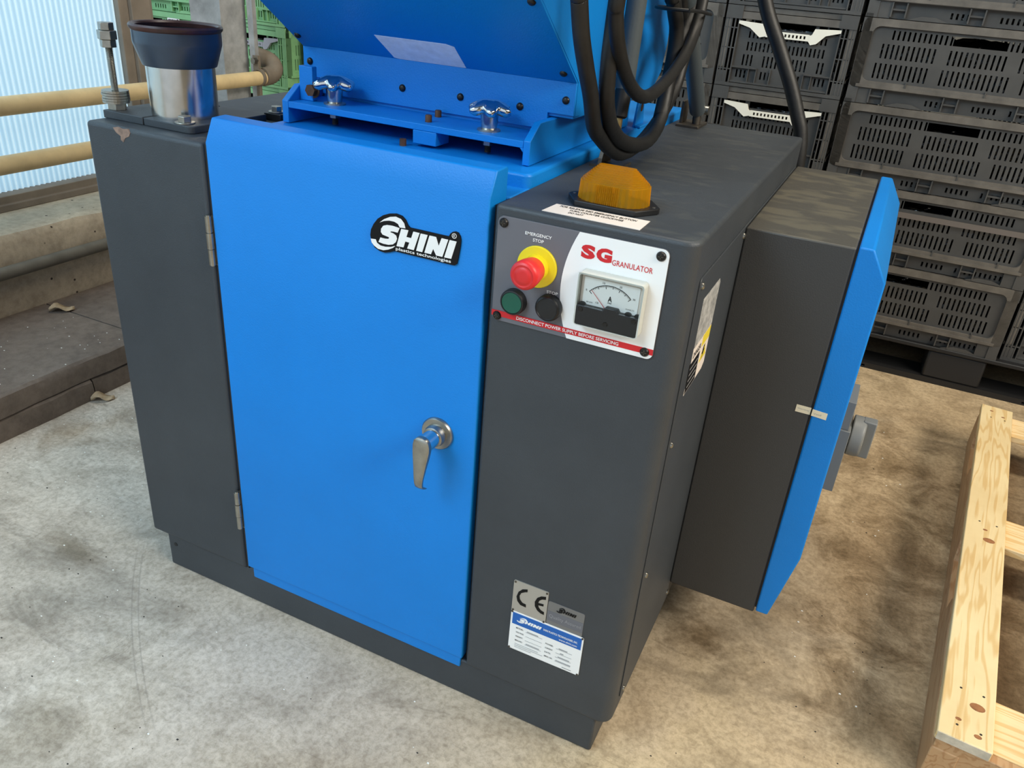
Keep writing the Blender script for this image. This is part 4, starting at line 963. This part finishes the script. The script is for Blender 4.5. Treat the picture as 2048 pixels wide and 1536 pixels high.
# hopper body and front panel
def slopeY(z): return 0.235-(z-1.0262)/0.70
bm = BM(); prismX(bm, [(0.240, 0.975), (0.240, 1.0270), (slopeY(1.27)+0.006, 1.27), (slopeY(1.27)+0.006, 1.50), (0.69, 1.50), (0.70, 1.06), (0.685, 1.01), (0.63, 0.975)], 0.2555, 0.7400)
hop = part('hopper', bm, 'blue_paint', bevel=0.0015)
bm = BM(); box(bm, 0.2895, 0.7010, 0.2405, 0.62, 0.932, 0.978); part('hopper_throat', bm, 'blue_paint', hop)
bm = BM()
zt = 1.268
pts = [(0.2350, 0.0), (0.2350, 1.0262), (slopeY(zt), zt)]
# lower band with notched corners
prismY(bm, [(0.2530, 1.0262), (0.2530, 0.9800), (0.2900, 0.9800), (0.2900, 0.9560), (0.7005, 0.9560), (0.7005, 0.9805), (0.7420, 0.9805), (0.7420, 1.0262)], 0.2350, 0.2400)
fp = part('front_panel', bm, 'blue_paint', hop, bevel=0.0006)
bm = BM(); prismX(bm, [(0.2350, 1.0262), (slopeY(zt), zt), (slopeY(zt)+0.0045, zt+0.002), (0.2400, 1.0268)], 0.2530, 0.7420); sp = part('slope_panel', bm, 'blue_paint', hop, bevel=0.0006)
bm = BM(); box(bm, 0.2530, 0.7420, slopeY(zt), slopeY(zt)+0.0050, zt+0.0025, 1.505); part('upper_panel', bm, 'blue_paint', hop, bevel=0.0006)
# right side flange strip of the hopper
bm = BM(); prismX(bm, [(0.2405, 0.9790), (0.2405, 1.0270), (slopeY(zt)+0.006, zt), (slopeY(zt)+0.030, zt), (0.262, 1.034), (0.262, 0.9790)], 0.7400, 0.7425); part('side_flange', bm, 'blue_paint', hop, bevel=0.0005)
def slope_pt(x, d, off):   # point on the slope at distance d up from the fold, raised by off towards the room
    u = Vector((0, -1/0.70, 1)).normalized(); nrm = Vector((0, -1, -1/0.70)).normalized()
    return Vector((x, 0.235, 1.0262))+u*d+nrm*off
bm = BM()
quad = [(0.4290, 0.0605), (0.5480, 0.0605), (0.5620, 0.0560), (0.5595, -0.0020), (0.4385, -0.0020)]
quad = [(0.4280, 0.0615), (0.5520, 0.0612), (0.5640, 0.0560), (0.5610, 0.0010), (0.5540, -0.0015), (0.4420, -0.0012), (0.4330, 0.0030)]
prism(bm, quad, lambda p: slope_pt(p[0], max(p[1], 0.0005), 0.0004), lambda p: slope_pt(p[0], max(p[1], 0.0005), -0.0004)); part('faded_sticker', bm, 'faded_sticker', hop, label='pale faded rectangular sticker')
def bscrew(c, nrm, parent):
    q = Vector(nrm).to_track_quat('Z', 'Y').to_matrix()
    bm = BM(); lathe(bm, [(0.0058, 0.0), (0.0054, 0.0022), (0.0036, 0.0038), (0.001, 0.0042)], (0, 0, 0), 'Z', 18)
    bmesh.ops.transform(bm, matrix=Matrix.Translation(c) @ q.to_4x4(), verts=bm.verts[:]); part('screw', bm, 'black_screw', parent, smooth=True)
for x, z in ((0.2665, 1.0037), (0.4472, 0.9835), (0.5527, 0.9834), (0.6549, 0.9829), (0.7278, 1.0010)): bscrew(Vector((x, 0.2352, z)), (0, -1, 0), hop)
nv = Vector((0, -1, -1/0.70)).normalized()
for x, d in ((0.7274, 0.0232), (0.2640, 0.0316), (0.7287, 0.1850)): bscrew(slope_pt(x, d, -0.0002), nv, hop)

# feed neck on the left housing
fz = 0.9125
bm = BM(); prismZ(bm, [(0.003, 0.034), (0.0895, 0.0345), (0.0895, 0.205), (0.003, 0.205)], 0.9000, fz); part('neck_flange', bm, 'grey_paint', bevel=0.0012)
bm = BM(); prismZ(bm, [(0.0915, 0.0345)] + [(0.182+0.010*math.cos(math.radians(a)), 0.0445+0.010*math.sin(math.radians(a))) for a in (-90, -60, -30, 0)] + [(0.192, 0.205), (0.0915, 0.205)], 0.9000, fz-0.0008); nf = part('neck_flange', bm, 'grey_paint', bevel=0.0012)
nc = (0.1125, 0.1025, 0)
bm = BM(); lathe(bm, [(0.0525, fz-0.002), (0.0525, 0.994), (0.0500, 0.994), (0.0500, fz-0.002)], nc, 'Z', 56, True); part('steel_neck', bm, 'polished_steel', smooth=True, label='polished steel neck pipe')
bm = BM(); lathe(bm, [(0.0526, 0.9885), (0.0562, 0.9885), (0.0572, 0.991), (0.0664, 1.0200), (0.0668, 1.0235), (0.0668, 1.0410), (0.0640, 1.0410), (0.0635, 1.022), (0.0530, 0.994)], nc, 'Z', 56, True); co = part('neck_collar', bm, 'pvc_collar', smooth=True, label='dark plastic collar with brown rim')
bm = BM(); lathe(bm, [(0.0640, 1.0395), (0.0668, 1.0395), (0.0695, 1.0425), (0.0700, 1.0460), (0.0680, 1.0490), (0.0655, 1.0478), (0.0635, 1.0482), (0.0612, 1.0455), (0.0618, 1.0395)], nc, 'Z', 56, True); part('collar_rim', bm, 'rim_brown', co, smooth=True)
def hexbolt(c, r, parent, mat='zinc', wr=None):
    bm = BM()
    lathe(bm, [(wr or r*1.45, 0.0), (wr or r*1.45, 0.0022)], c, 'Z', 24)
    hexnut(bm, c, r, 0.0022, 0.0022+r*0.85, 'Z'); part('bolt', bm, mat, parent, bevel=0.0005)
hexbolt((0.1640, 0.0500, fz-0.0008), 0.0105, nf, 'zinc', 0.0155)
rc = (0.0145, 0.0535, fz)
bm = BM(); lathe(bm, [p for i in range(80) for p in ((0.0056, 0.0+0.0012*i), (0.0050, 0.0006+0.0012*i))], rc, 'Z', 14); rod = part('threaded_rod', bm, 'zinc')
bm = BM(); hexnut(bm, rc, 0.0150, 0.0, 0.0105, 'Z'); part('rod_nut', bm, 'zinc', rod, bevel=0.0006)
for i in range(5):
    bm = BM(); lathe(bm, [(0.0205+0.0006*(i % 2), 0.0108+0.0040*i), (0.0205+0.0006*(i % 2), 0.0108+0.0040*i+0.0034)], (rc[0]+0.0006*((i*7) % 3-1), rc[1], rc[2]), 'Z', 28); part('rod_washer', bm, 'zinc', rod)
for h0, h1, r in ((0.0945, 0.1060, 0.0122), (0.1062, 0.1195, 0.0148), (0.1197, 0.1310, 0.0118)):
    bm = BM(); hexnut(bm, rc, r, h0, h1, 'Z', 0.35+h0*3); part('rod_nut', bm, 'zinc', rod, bevel=0.0008)
bm = BM(); box(bm, 0.178, 0.214, 0.215, 0.252, 0.900, 0.912); cb = part('clamp_block', bm, 'black_plastic', bevel=0.001)
hexbolt((0.192, 0.232, 0.912), 0.0095, cb)

# gas springs, hoses and cable
def rod_part(name, a, b, r, mat, parent=None, n=24, cap=0.0):
    bm = BM(); A, B = Vector(a), Vector(b); d = (B-A); L_ = d.length; q = d.to_track_quat('Z', 'Y').to_matrix().to_4x4()
    e = min(r*0.25, 0.004)
    lathe(bm, [(r-e, 0.0), (r, e), (r, L_-e), (r-e, L_)], (0, 0, 0), 'Z', n)
    bmesh.ops.transform(bm, matrix=Matrix.Translation(A) @ q, verts=bm.verts[:]); return part(name, bm, mat, parent, smooth=True)
gs = rod_part('gas_spring', (0.780, 0.3405, 1.012), (0.780, 0.362, 1.48), 0.0150, 'damper_grey')
rod_part('spring_sleeve', (0.780, 0.3320, 0.972), (0.780, 0.3412, 1.025), 0.0128, 'black_plastic', gs)
rod_part('spring_rod', (0.780, 0.3285, 0.925), (0.780, 0.3325, 0.975), 0.0068, 'brass', gs)
bm = BM(); prismX(bm, [(0.305, 0.900), (0.352, 0.900), (0.350, 0.912), (0.338, 0.938), (0.320, 0.938), (0.307, 0.912)], 0.764, 0.770); box(bm, 0.752, 0.802, 0.300, 0.360, 0.8995, 0.9035); part('spring_bracket', bm, 'dark_steel', gs)
bm = BM(); lathe(bm, [(0.005, 0.762), (0.005, 0.792)], (0, 0.3285, 0.928), 'X', 14); part('spring_pin', bm, 'brass', gs)
rd = rod_part('gas_damper', (0.792, 0.823, 0.930), (0.788, 0.430, 1.296), 0.0165, 'damper_grey')
bm = BM(); box(bm, 0.758, 0.806, 0.790, 0.870, 0.8995, 0.9050); box(bm, 0.760, 0.766, 0.810, 0.850, 0.905, 0.948); part('damper_bracket', bm, 'dark_steel', rd, bevel=0.001)
rod_part('damper_eye', (0.793, 0.824, 0.903), (0.792, 0.823, 0.934), 0.0085, 'dark_steel', rd)
bm = BM(); lathe(bm, [(0.009, 0.806), (0.009, 0.814)], (0, 0.826, 0.934), 'X', 18); part('damper_bolt', bm, 'zinc', rd)
bm = BM(); prismX(bm, [(0.600, 0.9165), (0.655, 0.9165), (0.640, 0.968), (0.612, 0.968)], 0.7235, 0.7285); box(bm, 0.7285, 0.7400, 0.598, 0.660, 0.9165, 0.9205); tab = part('hinge_tab', bm, 'blue_paint', bevel=0.001)
bm = BM(); lathe(bm, [(0.0075, 0.7284), (0.0075, 0.7290)], (0, 0.630, 0.950), 'X', 18); part('tab_hole', bm, 'rusty_bolt', tab)
HA = [(0.8,0.046,1.48),(0.8,0.046,1.26),(0.8,0.054,1.154),(0.8,0.06,1.14),(0.8,0.08,1.1),(0.8,0.108,1.062),(0.8,0.137,1.026),(0.8,0.165,0.983),(0.8,0.203,0.961),(0.8,0.246,0.942),(0.8,0.306,0.925),(0.798,0.40,0.925),(0.792,0.50,0.940),(0.79,0.576,0.968),(0.79,0.617,0.996),(0.79,0.635,1.026),(0.79,0.64,1.056),(0.79,0.596,1.103),(0.79,0.56,1.139),(0.79,0.54,1.159),(0.79,0.50,1.26),(0.79,0.50,1.48)]
HB = [(0.815,0.165,1.48),(0.815,0.165,1.26),(0.815,0.155,1.156),(0.815,0.152,1.139),(0.815,0.150,1.106),(0.815,0.15,1.068),(0.814,0.160,1.028),(0.813,0.177,1.001),(0.812,0.205,0.978),(0.812,0.252,0.955),(0.812,0.321,0.938),(0.811,0.393,0.931),(0.808,0.450,0.938),(0.806,0.484,0.955),(0.804,0.503,0.975),(0.802,0.518,0.998),(0.8,0.532,1.034),(0.8,0.565,1.076),(0.8,0.596,1.111),(0.8,0.614,1.14),(0.8,0.623,1.161),(0.8,0.64,1.26),(0.8,0.64,1.48)]
HC = [(0.835,0.10,1.48),(0.835,0.10,1.26),(0.832,0.102,1.151),(0.830,0.110,1.130),(0.829,0.131,1.097),(0.829,0.169,1.061),(0.829,0.218,1.033),(0.829,0.272,1.016),(0.828,0.329,1.014),(0.826,0.398,1.024),(0.824,0.462,1.040),(0.822,0.523,1.062),(0.819,0.565,1.084),(0.817,0.594,1.112),(0.815,0.61,1.141),(0.815,0.62,1.162),(0.815,0.635,1.26),(0.815,0.635,1.48)]
HD = [(0.792,0.43,1.48),(0.792,0.43,1.26),(0.795,0.474,1.153),(0.797,0.485,1.14),(0.798,0.498,1.124),(0.799,0.522,1.099),(0.80,0.530,1.067),(0.80,0.524,1.030),(0.801,0.512,0.99),(0.804,0.49,0.958)]
for nm, P_, r in (('hose', HA, 0.0108), ('hose', HB, 0.0112), ('hose', HC, 0.0098), ('hose', HD, 0.0125)):
    bm = BM(); tube(bm, P_, r, 14, 6); part(nm, bm, 'rubber_hose', smooth=True, angle=180)
bm = BM(); tube(bm, [(0.838, 0.43, 1.128), (0.838, 0.50, 1.126), (0.834, 0.606, 1.120), (0.80, 0.63, 1.121), (0.775, 0.58, 1.125), (0.775, 0.47, 1.128), (0.80, 0.43, 1.128), (0.838, 0.43, 1.128)], 0.0028, 8, 4); part('cable_tie', bm, 'black_plastic', smooth=True)
bm = BM(); tube(bm, [(0.83, 0.93, 1.48),(0.83, 0.93, 1.26), (0.8647, 0.93, 1.1448), (0.9147, 0.93, 1.056), (0.952, 0.93, 0.99), (0.978, 0.93, 0.935), (0.993, 0.93, 0.8985), (1.002, 0.925, 0.8334), (1.003, 0.92, 0.70), (1.00, 0.915, 0.40), (0.99, 0.91, 0.10)], 0.0148, 16, 6); part('power_cable', bm, 'rubber_hose', smooth=True, angle=180, label='thick black hanging cable')

# ------------------------------------------------------------------ small things on the floor
def leaf(cx, cy, z, s, rz, label):
    bm = BM(); n = 8; rows = []
    for i in range(n+1):
        t = i/n; w = s*0.32*math.sin(math.pi*min(0.97, t*0.95+0.03))**0.7
        rows.append([bm.verts.new(((t-0.5)*s, k*w, 0.006+0.012*abs(k)*math.sin(3*t+1)+0.008*math.sin(5*t)**2)) for k in (-1, -0.4, 0, 0.4, 1)])
    for i in range(n):
        for k in range(4): bm.faces.new((rows[i][k], rows[i][k+1], rows[i+1][k+1], rows[i+1][k]))
    bm2_ = bm; o = obj('dry_leaf', bm2_, 'leaf_dry', smooth=True); o.location = (cx, cy, z); o.rotation_euler = (0, 0, rz)
    sol = o.modifiers.new('solid', 'SOLIDIFY'); sol.thickness = 0.0012
    tag(o, label, 'leaf', 'dry leaves')
leaf(-1.00, 0.585, 0.118, 0.07, 1.0, 'dry curled leaf lying on the concrete slab joint')
leaf(-0.640, 0.405, -0.003, 0.06, 0.9, 'dry leaf on the floor against the slab edge')
def scatter(name, n, mat, label, size, areas):
    bm = BM()
    for i in range(n):
        a = random.choice(areas); x = random.uniform(a[0], a[1]); y = random.uniform(a[2], a[3]); s = random.uniform(*size); t = random.uniform(0, 6.28)
        if -0.02 < x < 1.03 and y > -0.03: continue
        if x > 1.44 and 0.1 < y < 1.8: continue
        z = 0.0
        if x < -0.67: z = 0.1212
        pts = [(x+s*(0.6+0.5*random.random())*math.cos(t+k*1.57), y+s*0.6*math.sin(t+k*1.57)) for k in range(4)]
        prismZ(bm, pts, z, z+s*0.35)
    o = obj(name, bm, mat); tag(o, label, name.replace('_', ' '), kind='stuff')
scatter('plastic_flakes', 230, 'flake', 'tiny white plastic flakes scattered on the floor', (0.0012, 0.0032), [(-0.66, 0.4, -0.5, 0.6), (-0.66, -0.05, 0.0, 0.5), (-0.3, 1.8, -0.6, 0.1), (1.05, 1.6, -0.2, 1.5), (-1.0, -0.68, 0.0, 0.6)])
scatter('dark_grit', 120, 'grit', 'tiny dark grit scattered on the floor', (0.0010, 0.0028), [(-0.66, 0.4, -0.5, 0.6), (-0.3, 1.8, -0.6, 0.1), (1.05, 1.6, -0.2, 1.5)])
